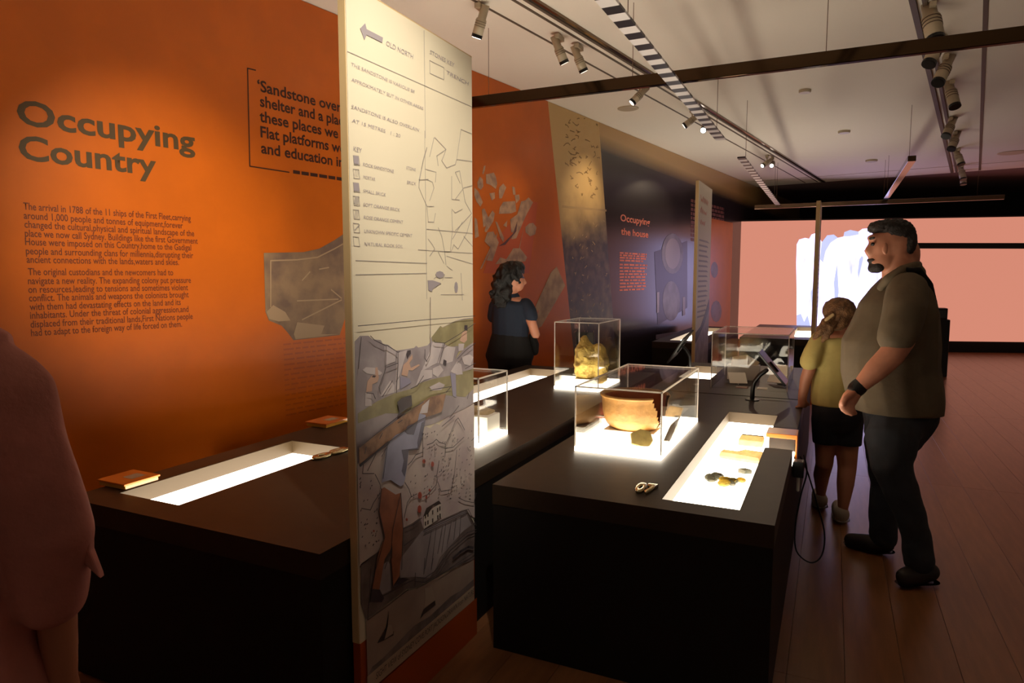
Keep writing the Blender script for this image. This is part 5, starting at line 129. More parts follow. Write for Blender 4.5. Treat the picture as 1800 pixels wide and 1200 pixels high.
class MB:
    def __init__(s): s.v = []; s.f = []
    def add(s, vs, fs):
        o = len(s.v); s.v += [tuple(v) for v in vs]; s.f += [tuple(i+o for i in f) for f in fs]; return s
    def box(s, x0, x1, y0, y1, z0, z1):
        return s.add([(x0,y0,z0),(x1,y0,z0),(x1,y1,z0),(x0,y1,z0),(x0,y0,z1),(x1,y0,z1),(x1,y1,z1),(x0,y1,z1)],
                     [(3,2,1,0),(4,5,6,7),(0,1,5,4),(1,2,6,5),(2,3,7,6),(3,0,4,7)])
    def obox(s, c, ax, ay, az):       # centre and three half-axis vectors
        c, ax, ay, az = map(Vector, (c, ax, ay, az))
        vs = [c+sx*ax+sy*ay+sz*az for sz in (-1,1) for sx, sy in ((-1,-1),(1,-1),(1,1),(-1,1))]
        fs = [(3,2,1,0),(4,5,6,7),(0,1,5,4),(1,2,6,5),(2,3,7,6),(3,0,4,7)]
        if ax.cross(ay).dot(az) < 0: fs = [f[::-1] for f in fs]
        return s.add(vs, fs)
    def prism(s, pts, vec):           # 3-D outline pushed along vec
        vec = Vector(vec); P = [Vector(p) for p in pts]; n = len(P)
        nrm = Vector((0,0,0))
        for i in range(n): nrm += P[i].cross(P[(i+1) % n])
        if nrm.dot(vec) < 0: P = P[::-1]
        vs = P + [p+vec for p in P]
        fs = [tuple(range(n))[::-1], tuple(range(n, 2*n))] + [(i, (i+1) % n, n+(i+1) % n, n+i) for i in range(n)]
        return s.add(vs, fs)
    def tube(s, pts, rad, seg=12, side=None, cap=True):
        P = [Vector(p) for p in pts]; n = len(P)
        R = [(r, r) if not isinstance(r, (tuple, list)) else tuple(r) for r in (rad if isinstance(rad, (list, tuple)) else [rad]*n)]
        rings = []; sd = Vector(side) if side else None; prev = None
        T = []
        for i in range(n):
            t = (P[min(i+1, n-1)]-P[max(i-1, 0)]); T.append(t.normalized() if t.length > 1e-9 else Vector((0,0,1)))
        seq = []
        if cap:
            for k in (80, 55, 28):
                a = math.radians(k); seq.append((0, P[0]-T[0]*min(R[0])*math.sin(a), math.cos(a)))
        for i in range(n): seq.append((i, P[i], 1.))
        if cap:
            for k in (28, 55, 80):
                a = math.radians(k); seq.append((n-1, P[-1]+T[-1]*min(R[-1])*math.sin(a), math.cos(a)))
        for i, p, sc in seq:
            t = T[i]
            ref = sd if sd is not None else (prev if prev is not None else (Vector((0,0,1)) if abs(t.z) < .9 else Vector((1,0,0))))
            x = ref - t*ref.dot(t)
            if x.length < 1e-6: x = Vector((1,0,0)) - t*t.x
            x.normalize(); y = t.cross(x); prev = x
            rings.append([p + x*(R[i][0]*sc*math.cos(2*math.pi*k/seg)) + y*(R[i][1]*sc*math.sin(2*math.pi*k/seg)) for k in range(seg)])
        vs = [v for r in rings for v in r]; fs = []
        for i in range(len(rings)-1):
            for k in range(seg):
                a = i*seg+k; b = i*seg+(k+1) % seg; fs.append((a, b, b+seg, a+seg))
        fs.append(tuple(range(seg))[::-1]); L = (len(rings)-1)*seg; fs.append(tuple(range(L, L+seg)))
        return s.add(vs, fs)
    def ell(s, c, rx, rz, ry, side, n=16, m=10):
        sx = Vector(side).normalized(); up = Vector((0,0,1)); sy = up.cross(sx); c = Vector(c)
        vs = [c-up*rz]; fs = []
        for i in range(1, m):
            a = -math.pi/2 + math.pi*i/m
            for k in range(n):
                b = 2*math.pi*k/n; vs.append(c+up*(rz*math.sin(a))+sx*(rx*math.cos(a)*math.cos(b))+sy*(ry*math.cos(a)*math.sin(b)))
        vs.append(c+up*rz)
        for k in range(n): fs.append((0, 1+(k+1) % n, 1+k))
        for i in range(m-2):
            for k in range(n):
                a = 1+i*n+k; b = 1+i*n+(k+1) % n; fs.append((a, b, b+n, a+n))
        o = 1+(m-2)*n
        for k in range(n): fs.append((o+k, o+(k+1) % n, len(vs)-1))
        return s.add(vs, fs)
    def lathe(s, prof, c=(0,0,0), seg=32, skip=None):
        o = []; fs = []
        for r, z in prof:
            for k in range(seg):
                a = 2*math.pi*k/seg; o.append((c[0]+r*math.cos(a), c[1]+r*math.sin(a), c[2]+z))
        for i in range(len(prof)-1):
            for k in range(seg):
                if skip and skip(i, k): continue
                a = i*seg+k; b = i*seg+(k+1) % seg; fs.append((a, b, b+seg, a+seg))
        return s.add(o, fs)
    def build(s, name, m, parent=None, smooth=False, bevel=0., loc=None):
        me = bpy.data.meshes.new(name); me.from_pydata(s.v, [], s.f); me.update()
        return link(name, me, m, parent, smooth, bevel, loc)
def link(name, me, m, parent=None, smooth=False, bevel=0., loc=None):
    if m:
        me.materials.clear(); me.materials.append(MATS[m] if isinstance(m, str) else m)
    if smooth: me.polygons.foreach_set('use_smooth', [True]*len(me.polygons))
    o = bpy.data.objects.new(name, me); COL.objects.link(o)
    if parent: o.parent = parent
    if loc is not None: o.location = loc
    if bevel:
        b = o.modifiers.new('bevel', 'BEVEL'); b.width = bevel; b.segments = 2; b.limit_method = 'ANGLE'
    return o
def tag(o, label=None, cat=None, group=None, kind=None):
    if label: o['label'] = label
    if cat: o['category'] = cat
    if group: o['group'] = group
    if kind: o['kind'] = kind
    return o
def empty(name, loc, label=None, cat=None, group=None):
    o = bpy.data.objects.new(name, None); COL.objects.link(o); o.location = loc; o.empty_display_size = .1
    return tag(o, label, cat, group)
def fuse(name, mb, m, parent, voxel=.01, smooth=4, disp=None):
    me = bpy.data.meshes.new('t'); me.from_pydata(mb.v, [], mb.f); me.update()
    o = bpy.data.objects.new('t', me); COL.objects.link(o)
    r = o.modifiers.new('r', 'REMESH'); r.mode = 'VOXEL'; r.voxel_size = voxel; r.adaptivity = 0.
    s = o.modifiers.new('s', 'SMOOTH'); s.factor = .5; s.iterations = smooth
    dg = bpy.context.evaluated_depsgraph_get(); dg.update()
    nm = bpy.data.meshes.new_from_object(o.evaluated_get(dg)); nm.name = name
    bpy.data.objects.remove(o); bpy.data.meshes.remove(me)
    if disp:
        for v in nm.vertices: v.co = Vector(v.co) + disp(Vector(v.co))
    return link(name, nm, m, parent, True)
class Frame:                       # a plane: o + ex*s + z, proud along n
    def __init__(s, o, ex):
        s.o = Vector(o); s.ex = Vector(ex).normalized(); s.n = s.ex.cross(Vector((0,0,1)))
    def p(s, a, z, off=0.): return s.o + s.ex*a + Vector((0,0,z)) + s.n*off
def poly(fr, polys, name, m, parent, off, thick=.0012):
    if len(polys) > 1:
        return [poly(fr, [P], name, m, parent, off + i*.00005, thick) for i, P in enumerate(polys)]
    mb = MB()
    for i, P in enumerate(polys):
        mb.prism([fr.p(a, z, off + i*.00005) for a, z in P], fr.n*thick)
    return mb.build(name, m, parent)
def ribbons(fr, rows, name, m, parent, off, unit=.0009, thick=.0005):
    mb = MB()
    for wd, P in rows:
        h = wd*unit
        for i in range(len(P)-1):
            a = Vector(P[i]); b = Vector(P[i+1]); d = b-a
            if d.length < 1e-5: continue
            d.normalize(); q = Vector((-d.y, d.x))*h; a2 = a-d*h*.6; b2 = b+d*h*.6
            mb.prism([fr.p(*(a2+q), off), fr.p(*(b2+q), off), fr.p(*(b2-q), off), fr.p(*(a2-q), off)], fr.n*thick)
    return tag(mb.build(name, m, parent), kind='stuff')
def text_mesh(t, bold=0.):
    cu = bpy.data.curves.new('txt', 'FONT'); cu.body = t; cu.offset = bold; cu.resolution_u = 3
    o = bpy.data.objects.new('txt', cu); COL.objects.link(o)
    dg = bpy.context.evaluated_depsgraph_get(); dg.update()
    me = bpy.data.meshes.new_from_object(o.evaluated_get(dg)); bpy.data.objects.remove(o); bpy.data.curves.remove(cu)
    return me
def text_at(fr, t, s0, z, s1, cap, off, bold=0., fit=None, slant=0.):
    me = text_mesh(t, bold); xs = [v.co.x for v in me.vertices]
    x0, x1 = min(xs), max(xs)
    if fit:
        mf = text_mesh(fit, bold); x1 = max(v.co.x for v in mf.vertices); x0 = min(v.co.x for v in mf.vertices); bpy.data.meshes.remove(mf)
    kx = (s1-s0)/(x1-x0); ky = cap/.70
    for v in me.vertices: v.co = fr.p(s0+(v.co.x-x0+slant*v.co.y)*kx, z+v.co.y*ky, off)
    return me
def text_obj(fr, rows, name, m, parent, off, bold=0., slant=0.):
    bm = bmesh.new()
    for r in rows:
        me = text_at(fr, r[0], r[1], r[2], r[3], r[4], off, bold, r[5] if len(r) > 5 else None, slant); bm.from_mesh(me); bpy.data.meshes.remove(me)
    me = bpy.data.meshes.new(name); bm.to_mesh(me); bm.free()
    return link(name, me, m, parent)
def copies(root, loc, label=None):
    r = root.copy(); COL.objects.link(r); r.location = loc
    if label: r['label'] = label
    for ch in list(root.children):
        c = ch.copy(); COL.objects.link(c); c.parent = r
        for g in list(ch.children):
            d = g.copy(); COL.objects.link(d); d.parent = c
    return r
# ------------------------------------------------------------------ materials
mat('orange_paint', (202, 99, 15), .36, vary=.05, scale=3, spec=.45)
mat('dark_print', (52, 42, 46), .30, spec=.5, vary=.1, scale=2)
mat('wall_paint', (150, 120, 84), .6)
mat('ceiling_paint', (242, 233, 220), .8, bump=.02, bscale=3)
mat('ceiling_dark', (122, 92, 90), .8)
mat('black_paint', (16, 13, 12), .6)
mat('heading_ink', (78, 55, 24), .5)
mat('para_ink', (104, 42, 16), .5)
mat('quote_ink', (62, 26, 12), .5)
mat('orange_ink', (212, 100, 62), .5)
mat('wood_floor', (132, 86, 54), .28, vary=.12, scale=5, stretch=(6, .7, 1), spec=.5)
mat('wood_floor_b', (136, 90, 57), .28, vary=.12, scale=5, stretch=(6, .7, 1), spec=.5)
mat('wood_floor_c', (129, 84, 53), .28, vary=.12, scale=5, stretch=(6, .7, 1), spec=.5)
mat('table_black', (46, 33, 21), .50, vary=.12, scale=14, spec=.35)
mat('table_side', (22, 18, 15), .6, spec=.25)
mat('lining', (64, 47, 22), .6)
mat('cream', (228, 216, 190), .55)
mat('cream_edge', (206, 176, 128), .55)
mat('banner_orange', (172, 72, 14), .5)
emission('panel_light', (1., .88, .69), PANEL)
emission('lens_glow', (1., .95, .85), 14.)
emission('lens_dim', (1., .9, .75), 2.5)
glass('acrylic', (.985, .985, .98))
mat('acrylic_edge', (226, 220, 212), .25, spec=.6)
mat('white_acrylic', (240, 236, 226), .35)
mat('chrome', (66, 50, 36), .08, metal=1.)
mat('chrome_dark', (120, 98, 80), .16, metal=1.)
mat('fixture', (188, 172, 146), .45)
mat('black_plastic', (14, 13, 13), .35)
mat('black_gloss', (10, 10, 12), .06, spec=.8)
mat('amber', (214, 116, 30), .3, spec=.6)
mat('amber_clear', (226, 170, 70), .15, spec=.8)
mat('nickel', (214, 200, 160), .18, metal=1.)
mat('skin', (196, 132, 104), .55, vary=.06, scale=20)
mat('skin_girl', (176, 116, 88), .55)
mat('hair_dark', (34, 24, 20), .6, bump=.4, bscale=180)
mat('hair_brown', (120, 84, 50), .55, bump=.5, bscale=120, vary=.3, scale=30)
mat('hair_black', (12, 10, 11), .5, bump=.5, bscale=120)
mat('polo', (98, 84, 64), .85, vary=.08, scale=12, bump=.15, bscale=24)
mat('jeans_cloth', (40, 43, 50), .85, vary=.2, scale=14, bump=.15, bscale=30)
mat('yellow_shirt', (182, 164, 98), .85, vary=.05, scale=10, bump=.2, bscale=16)
mat('navy_cloth', (22, 22, 30), .85)
mat('navy_shirt', (24, 34, 52), .85, bump=.15, bscale=24)
mat('black_cloth', (14, 13, 15), .9)
mat('pink_linen', (184, 114, 100), .85, vary=.1, scale=7, bump=.5, bscale=11)
mat('leather', (38, 26, 20), .55)
mat('canvas_shoe', (170, 156, 140), .8)
mat('terracotta', (176, 128, 66), .6, vary=.15, scale=20, bump=.15, bscale=60)
mat('terracotta_in', (150, 74, 32), .6, vary=.1, scale=16)
mat('sandstone', (196, 168, 84), .85, second=(150, 120, 56), scale=14, bump=.8, bscale=34)
mat('shard_olive', (168, 146, 84), .7, vary=.15, scale=30)
mat('shard_buff', (206, 188, 154), .7, vary=.12, scale=30)
mat('shard_grey', (150, 144, 128), .6, second=(96, 100, 88), scale=40)
mat('shard_yellow', (206, 180, 92), .6, second=(150, 140, 80), scale=40)
for k_ in ('shard_buff', 'shard_grey', 'shard_yellow'): translucent(k_, .55)
translucent('acrylic_edge', .5)
mat('grey_label', (170, 164, 150), .4)
mat('red_brick', (176, 88, 56), .8, vary=.2, scale=30)
mat('white_card', (232, 228, 218), .6)
mat('stripe_dark', (30, 20, 30), .35)
mat('stripe_light', (232, 226, 226), .5)
mat('tablet_red', (150, 70, 64), .12, spec=.7)
P_ = dict(p_rock=((150,138,142),(176,164,168),9), p_grass=((146,136,98),(174,162,118),12), p_pale=((196,184,186),(214,202,202),9), p_skin=((208,168,146),None,0), p_lilac=((150,144,168),None,0),
  p_dark=((70,60,66),None,0), p_wall=((204,188,182),(184,164,166),7), p_hill=((108,92,88),(136,120,116),14), p_field=((152,140,142),(168,156,158),10), p_river=((168,146,132),(146,124,116),4), p_strip=((190,164,140),None,0),
  p_dark2=((74,62,58),None,0), p_sail=((172,152,138),None,0), p_sail2=((208,196,186),None,0), p_log=((172,128,96),(120,82,58),22), p_shirt=((164,164,190),(148,148,172),8), p_shirt2=((104,100,118),None,0), p_trousers=((170,108,80),(140,86,64),14), p_red=((168,74,58),None,0))
for k, (a, b, s) in P_.items(): mat(k, a, .55, second=b, scale=s or 8)
mat('pen_ink', (176, 166, 156), .6); mat('draw_ink', (74, 64, 68), .6); mat('grey_wash', (160, 150, 154), .6)
mat('shard_print', (150, 122, 96), .5, second=(116, 92, 80), scale=6); mat('shard_line', (176, 148, 118), .5); mat('shard_patch', (172, 144, 116), .5)
mat('frag_print', (186, 148, 120), .5, second=(150, 116, 100), scale=12); mat('frag_dark', (100, 60, 62), .5); mat('frag_panel', (196, 88, 44), .4); mat('stick_print', (190, 156, 112), .5, second=(150, 116, 80), scale=8)
mat('map_mark', (150, 120, 76), .5); mat('map_pale', (170, 140, 96), .5)
mat('violet_print', (54, 46, 70), .3, spec=.5); mat('blue_print', (34, 30, 50), .35); mat('med_print', (104, 96, 112), .4, second=(84, 76, 92), scale=5); mat('ruler_print', (130, 116, 130), .4)
# ------------------------------------------------------------------ the room (9 degrees off the tables)
A9 = math.radians(9); U = Vector((math.sin(A9), math.cos(A9), 0)); RT = Vector((U.y, -U.x, 0))
def rm(s, t, z): return U*s + RT*t + Vector((0,0,z))
CE = 3.42; S0, S1, T0, T1 = -3.2, 19.5, -4.0, 6.5
WF = Frame(rm(0, T0, 0), U)
fl = MB().prism([rm(S0, T0, -.06), rm(S1, T0, -.06), rm(S1, T1, -.06), rm(S0, T1, -.06)], (0,0,.05)).build('floor', 'wood_floor_c')
tag(fl, 'brown timber plank floor', None, kind='structure')
pl = [MB().box(-.0993, .0993, -1.4993, 1.4993, -.012, 0).build('plank', m, fl, bevel=.0008) for m in ('wood_floor', 'wood_floor_b', 'wood_floor_c')]
first = [True]*3
random.seed(3)
for j in range(6):
    for i in range(34):
        k = random.randrange(3); X0 = -1.6+.2*i; Y0 = 1.15+3.0*j
        if first[k]: o = pl[k]; first[k] = False
        else: o = pl[k].copy(); COL.objects.link(o); o.parent = fl
        o.location = (X0, Y0, 0)
cl = MB().prism([rm(S0, T0, CE), rm(15.2, T0, CE), rm(15.2, T1, CE), rm(S0, T1, CE)], (0,0,.1)).build('ceiling', 'ceiling_paint'); tag(cl, 'warm white plasterboard ceiling', None, kind='structure')
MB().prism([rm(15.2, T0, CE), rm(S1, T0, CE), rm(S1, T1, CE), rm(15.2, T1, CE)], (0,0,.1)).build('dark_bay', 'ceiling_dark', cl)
MB().prism([rm(14.28, T0, CE-.004), rm(14.30, T0, CE-.004), rm(14.30, T1, CE-.004), rm(14.28, T1, CE-.004)], (0,0,.006)).build('ceiling_joint', 'fixture', cl)
wl = MB().prism([rm(S0, T0-.15, 0), rm(S1, T0-.15, 0), rm(S1, T0, 0), rm(S0, T0, 0)], (0,0,CE)).build('wall_left', 'wall_paint'); tag(wl, 'long exhibition wall with orange and dark printed panels', None, kind='structure')
wb_ = MB().prism([rm(S1, T0-.15, 0), rm(S1, T1, 0), rm(S1+.15, T1, 0), rm(S1+.15, T0-.15, 0)], (0,0,CE)).build('wall_back', 'black_paint'); tag(wb_, 'black wall at the far end behind the screen', None, kind='structure')
# printed wall panels: orange, map band, dark house panel with a light wash painted along its top, far orange
a, b = D['orange_end']; zb = lambda t, bt, z: t + (bt-t)*(2.95-z)/(2.95-1.03)
at_ = zb(a, b, CE); ab = zb(a, b, 0); c_, d_ = D['band_end']; ct = zb(c_, d_, CE); cb = zb(c_, d_, 0)
poly(WF, [[(S0, 0), (ab, 0), (at_, CE-.004), (S0, CE-.004)]], 'orange_panel', 'orange_paint', wl, 0, .012)
def band_mat():
    m = bpy.data.materials.new('map_band'); m.use_nodes = True; MATS['map_band'] = m; nt = m.node_tree; bs = nt.nodes['Principled BSDF']; bs.inputs['Roughness'].default_value = .45
    tc = nt.nodes.new('ShaderNodeTexCoord'); sx = nt.nodes.new('ShaderNodeSeparateXYZ'); nt.links.new(tc.outputs['Object'], sx.inputs[0])
    n = nt.nodes.new('ShaderNodeTexNoise'); n.inputs['Scale'].default_value = 2.2; n.inputs['Detail'].default_value = 8; nt.links.new(tc.outputs['Object'], n.inputs['Vector'])
    ma = nt.nodes.new('ShaderNodeMath'); ma.operation = 'MULTIPLY_ADD'; ma.inputs[1].default_value = .8; nt.links.new(n.outputs['Fac'], ma.inputs[0]); nt.links.new(sx.outputs['Z'], ma.inputs[2])
    mr = nt.nodes.new('ShaderNodeMapRange'); mr.inputs['From Min'].default_value = 2.3; mr.inputs['From Max'].default_value = 2.95; nt.links.new(ma.outputs[0], mr.inputs['Value'])
    n2 = nt.nodes.new('ShaderNodeTexNoise'); n2.inputs['Scale'].default_value = 7; n2.inputs['Detail'].default_value = 10; nt.links.new(tc.outputs['Object'], n2.inputs['Vector'])
    r = nt.nodes.new('ShaderNodeValToRGB'); nt.links.new(n2.outputs['Fac'], r.inputs[0]); r.color_ramp.elements[0].color = lin((46,34,30))+(1,); r.color_ramp.elements[0].position = .42; r.color_ramp.elements[1].color = lin((104,80,58))+(1,); r.color_ramp.elements[1].position = .72
    mx = nt.nodes.new('ShaderNodeMix'); mx.data_type = 'RGBA'; nt.links.new(mr.outputs[0], mx.inputs[0]); nt.links.new(r.outputs[0], mx.inputs[6]); mx.inputs[7].default_value = lin((206,170,112))+(1,)
    nt.links.new(mx.outputs[2], bs.inputs['Base Color'])
band_mat()
poly(WF, [[(ab, 0), (cb, 0), (ct, CE-.004), (at_, CE-.004)]], 'map_panel', 'map_band', wl, 0, .012)
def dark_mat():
    m = bpy.data.materials.new('house_print_lit_top'); m.use_nodes = True; MATS['house_print_lit_top'] = m; nt = m.node_tree; bs = nt.nodes['Principled BSDF']; bs.inputs['Roughness'].default_value = .22; bs.inputs['Specular IOR Level'].default_value = .5
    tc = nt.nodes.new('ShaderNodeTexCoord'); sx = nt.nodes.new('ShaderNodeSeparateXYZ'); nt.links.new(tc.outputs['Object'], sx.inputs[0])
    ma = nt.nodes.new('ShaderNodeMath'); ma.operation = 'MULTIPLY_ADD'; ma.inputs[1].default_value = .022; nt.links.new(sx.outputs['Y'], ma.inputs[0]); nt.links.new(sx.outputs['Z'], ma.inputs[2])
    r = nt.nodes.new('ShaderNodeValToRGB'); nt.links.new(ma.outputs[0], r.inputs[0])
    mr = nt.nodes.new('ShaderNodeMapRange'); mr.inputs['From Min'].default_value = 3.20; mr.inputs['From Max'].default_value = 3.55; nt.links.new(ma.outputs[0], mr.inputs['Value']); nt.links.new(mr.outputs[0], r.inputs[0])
    e = r.color_ramp.elements; e[0].color = lin((44,36,38))+(1,); e[1].color = lin((190,150,96))+(1,); e[0].position = .15; e[1].position = .75  # beige end of the ramp paints a wash of light on the wall top
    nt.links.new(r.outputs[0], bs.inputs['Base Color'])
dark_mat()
fo = D['far_orange']
poly(WF, [[(cb, 0), (S1, 0), (S1, CE-.004), (ct, CE-.004)]], 'house_panel', 'house_print_lit_top', wl, 0, .012)
poly(WF, [[(fo[0]-.7, 0), (fo[1], 0), (fo[1], fo[2]), (fo[0]-.7, fo[2])]], 'far_panel', 'orange_paint', wl, .012, .004)
o_ = .0135
text_obj(WF, [r_[:4]+[r_[4]*1.08] for r_ in D['head']], 'heading_lettering', 'heading_ink', wl, o_, .024)
text_obj(WF, D['para'], 'paragraph_lettering', 'para_ink', wl, o_, .012)
text_obj(WF, [[t, s, z, s1, .072, f] for t, f, s, z, s1 in D['quote']], 'quote_lettering', 'quote_ink', wl, o_, .022)
ribbons(WF, [(4.5, D['quote_lines'][0])], 'quote_bracket', 'quote_ink', wl, o_)
mbw = MB(); x = D['quote_lines'][1][0][0]; zq = D['quote_lines'][1][0][1]
random.seed(5)
while x < 3.62:
    l = random.uniform(.03, .075); mbw.prism([WF.p(x, zq-.012, o_), WF.p(x+l, zq-.012, o_), WF.p(x+l, zq+.012, o_), WF.p(x, zq+.012, o_)], WF.n*.0006); x += l+.014
mbw.build('credit_line', 'quote_ink', wl)
poly(WF, [D['shard']], 'shard_picture', 'shard_print', wl, o_-.001)
poly(WF, D['shard_patch'], 'shard_picture_patch', 'shard_patch', wl, o_+.0006)
ribbons(WF, [(5, l) for l in D['shard_lines']], 'shard_picture_lines', 'shard_line', wl, o_+.001)
mbw = MB(); random.seed(11)
for k in range(15):
    x = 3.0+.02*k*0; z = 1.02-.036*k
    while x < 3.75:
        l = random.uniform(.03, .1); mbw.prism([WF.p(x, z, o_), WF.p(x+l, z, o_), WF.p(x+l, z+.012, o_), WF.p(x, z+.012, o_)], WF.n*.0006); x += l+.02
mat('faint_ink', (180, 84, 22), .4); tag(mbw.build('small_print', 'faint_ink', wl), kind='stuff')
poly(WF, [D['frag_panel']], 'fragment_backing', 'frag_panel', wl, .012, .0008)
poly(WF, D['frags'], 'fragment_picture', 'frag_print', wl, o_)
poly(WF, D['frag_dark'], 'fragment_crack', 'frag_dark', wl, o_+.002)
poly(WF, [D['stick']], 'stick_picture', 'stick_print', wl, o_)
ribbons(WF, [(6, m_) for m_ in D['band_marks']], 'map_marks', 'map_mark', wl, o_)
ribbons(WF, [(14, D['band_seam'])], 'map_seam', 'map_pale', wl, o_); ribbons(WF, [(random.uniform(3, 8), l_) for l_ in D['band_pale']], 'map_flecks', 'map_pale', wl, o_)
text_obj(WF, D['house_head'], 'house_heading_lettering', 'orange_ink', wl, o_, .02)
def bars(rows, h, name, m):
    mb = MB(); random.seed(9)
    for s0, z, s1 in rows:
        x = s0
        while x < s1-.02:
            l = min(random.uniform(.06, .2), s1-x); mb.prism([WF.p(x, z-h/2, o_), WF.p(x+l, z-h/2, o_), WF.p(x+l, z+h/2, o_), WF.p(x, z+h/2, o_)], WF.n*.0006); x += l+.03
    return mb.build(name, m, wl)
bars(D['house_lines'], .022, 'house_paragraph', 'orange_ink'); bars(D['right_lines'], .05, 'house_quote', 'para_ink')
poly(WF, [D['blue_panel']], 'medallion_backing', 'blue_print', wl, o_); poly(WF, [D['med1'], D['med2']], 'medallion_picture', 'med_print', wl, o_+.0015)
poly(WF, [D['med1i']], 'medallion_centre', 'ruler_print', wl, o_+.003); poly(WF, [D['ruler']]+D['ruler2'], 'scale_bar', 'ruler_print', wl, o_+.003); poly(WF, D['far_med'], 'far_medallion_picture', 'med_print', wl, .0165)
# ceiling slots and tracks
def slot(name, t, s0, s1, w, m, drop=.012):
    MB().prism([rm(s0, t-w, CE-drop), rm(s1, t-w, CE-drop), rm(s1, t+w, CE-drop), rm(s0, t+w, CE-drop)], (0,0,drop)).build(name, m, cl)
mat('slot_dark', (92, 76, 62), .6)
tt = lambda x, y: x*RT.x + y*RT.y
tA, tB, tC, tR, tS = tt(-2.329, 4.472), tt(-2.095, 4.461), tt(-1.973, 4.518), tt(.47, 5.64), tt(.883, 5.868)
slot('ceiling_slot', tA, -2, 15.1, .010, 'slot_dark', .004); slot('ceiling_slot', tB, -2, 15.1, .012, 'slot_dark', .004)
slot('lighting_track', tC-.02, -2, 15.1, .014, 'slot_dark', .02); slot('lighting_track', tC+.025, -2, 15.1, .012, 'chrome_dark', .02)
slot('lighting_track', tR-.05, -2, 15.1, .02, 'slot_dark', .02); slot('lighting_track', tR+.02, -2, 15.1, .015, 'slot_dark', .02); slot('ceiling_slot', tS, -2, 15.1, .016, 'slot_dark', .006)
def disc(x, y, r, h, name, label, m='fixture'):
    o = MB().lathe([(.001, 0), (r*.9, 0), (r, h*.4), (r, h), (.001, h)], (0,0,0), 24).build(name, m, loc=(x, y, CE-h)); return tag(o, label, 'ceiling fitting', 'fittings on the ceiling')
for x, y, r, l in [(-2.206, 7.777, .12, 'flat round ceiling speaker beside the orange wall'), (2.44, 13.056, .2, 'round ceiling speaker right of the row of spotlights'), (-.345, 7.816, .06, 'small round sprinkler plate in the ceiling beyond the mirror bar'), (.05, 10.19, .075, 'round smoke detector in the middle of the ceiling'), (.491, 12.876, .09, 'round smoke detector near the pink mirror bar')]: disc(x, y, r, .03 if r < .1 else .012, 'ceiling_fitting', l)
# ------------------------------------------------------------------ track spotlights
def spotlight(x, y, target, label, power=0., size=40, blend=.8, lens='lens_dim', zdrop=.12, col=WARM, length=.20, r=.038, body='fixture'):
    root = empty('track_spotlight', (x, y, CE), label, 'spotlight', 'track spotlights')
    MB().box(-.02, .02, -.06, .06, -.045, -.012).build('track_adapter', body, root)
    piv = Vector((0, 0, -zdrop)); MB().tube([(0,0,-.04), piv], .009, 8).build('stem', body, root)
    d = (Vector(target) - Vector((x, y, CE-zdrop))).normalized()
    mb = MB(); p0 = piv - d*length*.55; mb.tube([p0, p0+d*length*.45, p0+d*length*.5, p0+d*length], [r*.78, r*.8, r, r], 16, cap=False); mb.build('lamp_body', body, root, True)
    e = p0+d*length
    for k in range(3): MB().tube([p0+d*length*(.55+.08*k), p0+d*length*(.565+.08*k)], r*1.06, 16, cap=False).build('cooling_fin', 'slot_dark', root)
    MB().tube([e-d*.002, e+d*.022], r*1.03, 16, cap=False).build('bezel', 'black_plastic', root)
    MB().tube([e+d*.020, e+d*.0235], r*.82, 16, cap=False).build('lens', lens, root)
    if power:
        L = bpy.data.lights.new('beam', 'SPOT'); L.energy = power*SPOT; L.spot_size = math.radians(size); L.spot_blend = blend; L.color = col; L.shadow_soft_size = r*.8
        lo = bpy.data.objects.new('beam', L); COL.objects.link(lo); lo.parent = root; lo.location = e+d*.03; lo.rotation_euler = d.to_track_quat('-Z', 'Y').to_euler()
    return root
wp = lambda s, z: tuple(WF.p(s, z))
spotlight(-.17, 1.62, wp(2.2, 1.72), 'spotlight outside the frame above the heading on the orange wall', 470, 31, 1., 'lens_dim', col=(1., .86, .6))
spotlight(-2.332, 4.42, wp(4.2, 1.2), 'spotlight with a blazing lens right beside the top of the tall banner', 40, 50, 1., 'lens_glow')
spotlight(-2.052, 5.22, (-1.3, 6.2, 1.), 'left spotlight of the pair nearest the mirror bar', 0)
spotlight(-1.987, 5.5, (-1.2, 6.4, 1.), 'right spotlight of the pair nearest the mirror bar', 0)
spotlight(-1.818, 6.823, wp(5.6, 1.9), 'spotlight hanging straight down through the mirror bar', 30, 50, 1.)
spotlight(-1.475, 8.58, (-1.7, 5.0, 1.), 'bright spotlight at the far end of the near striped bar', 0, lens='lens_glow')
spotlight(-1.55, 8.15, wp(7.4, 2.4), 'spotlight aimed at the map panel beside the near striped bar', 60, 50, 1.)
spotlight(-1.03, 11.648, wp(9.3, 1.9), 'left spotlight of the pair near the far striped bar', 90, 45, 1.)
spotlight(-.96, 11.83, (-1.1, 8., 1.8), 'right spotlight of the pair near the far striped bar', 70, 30, 1.)
spotlight(-.28, .95, (-1.31, 2.08, 1.75), 'spotlight outside the frame lighting the tall banner', 270, 42, 1., col=(1., .9, .74))
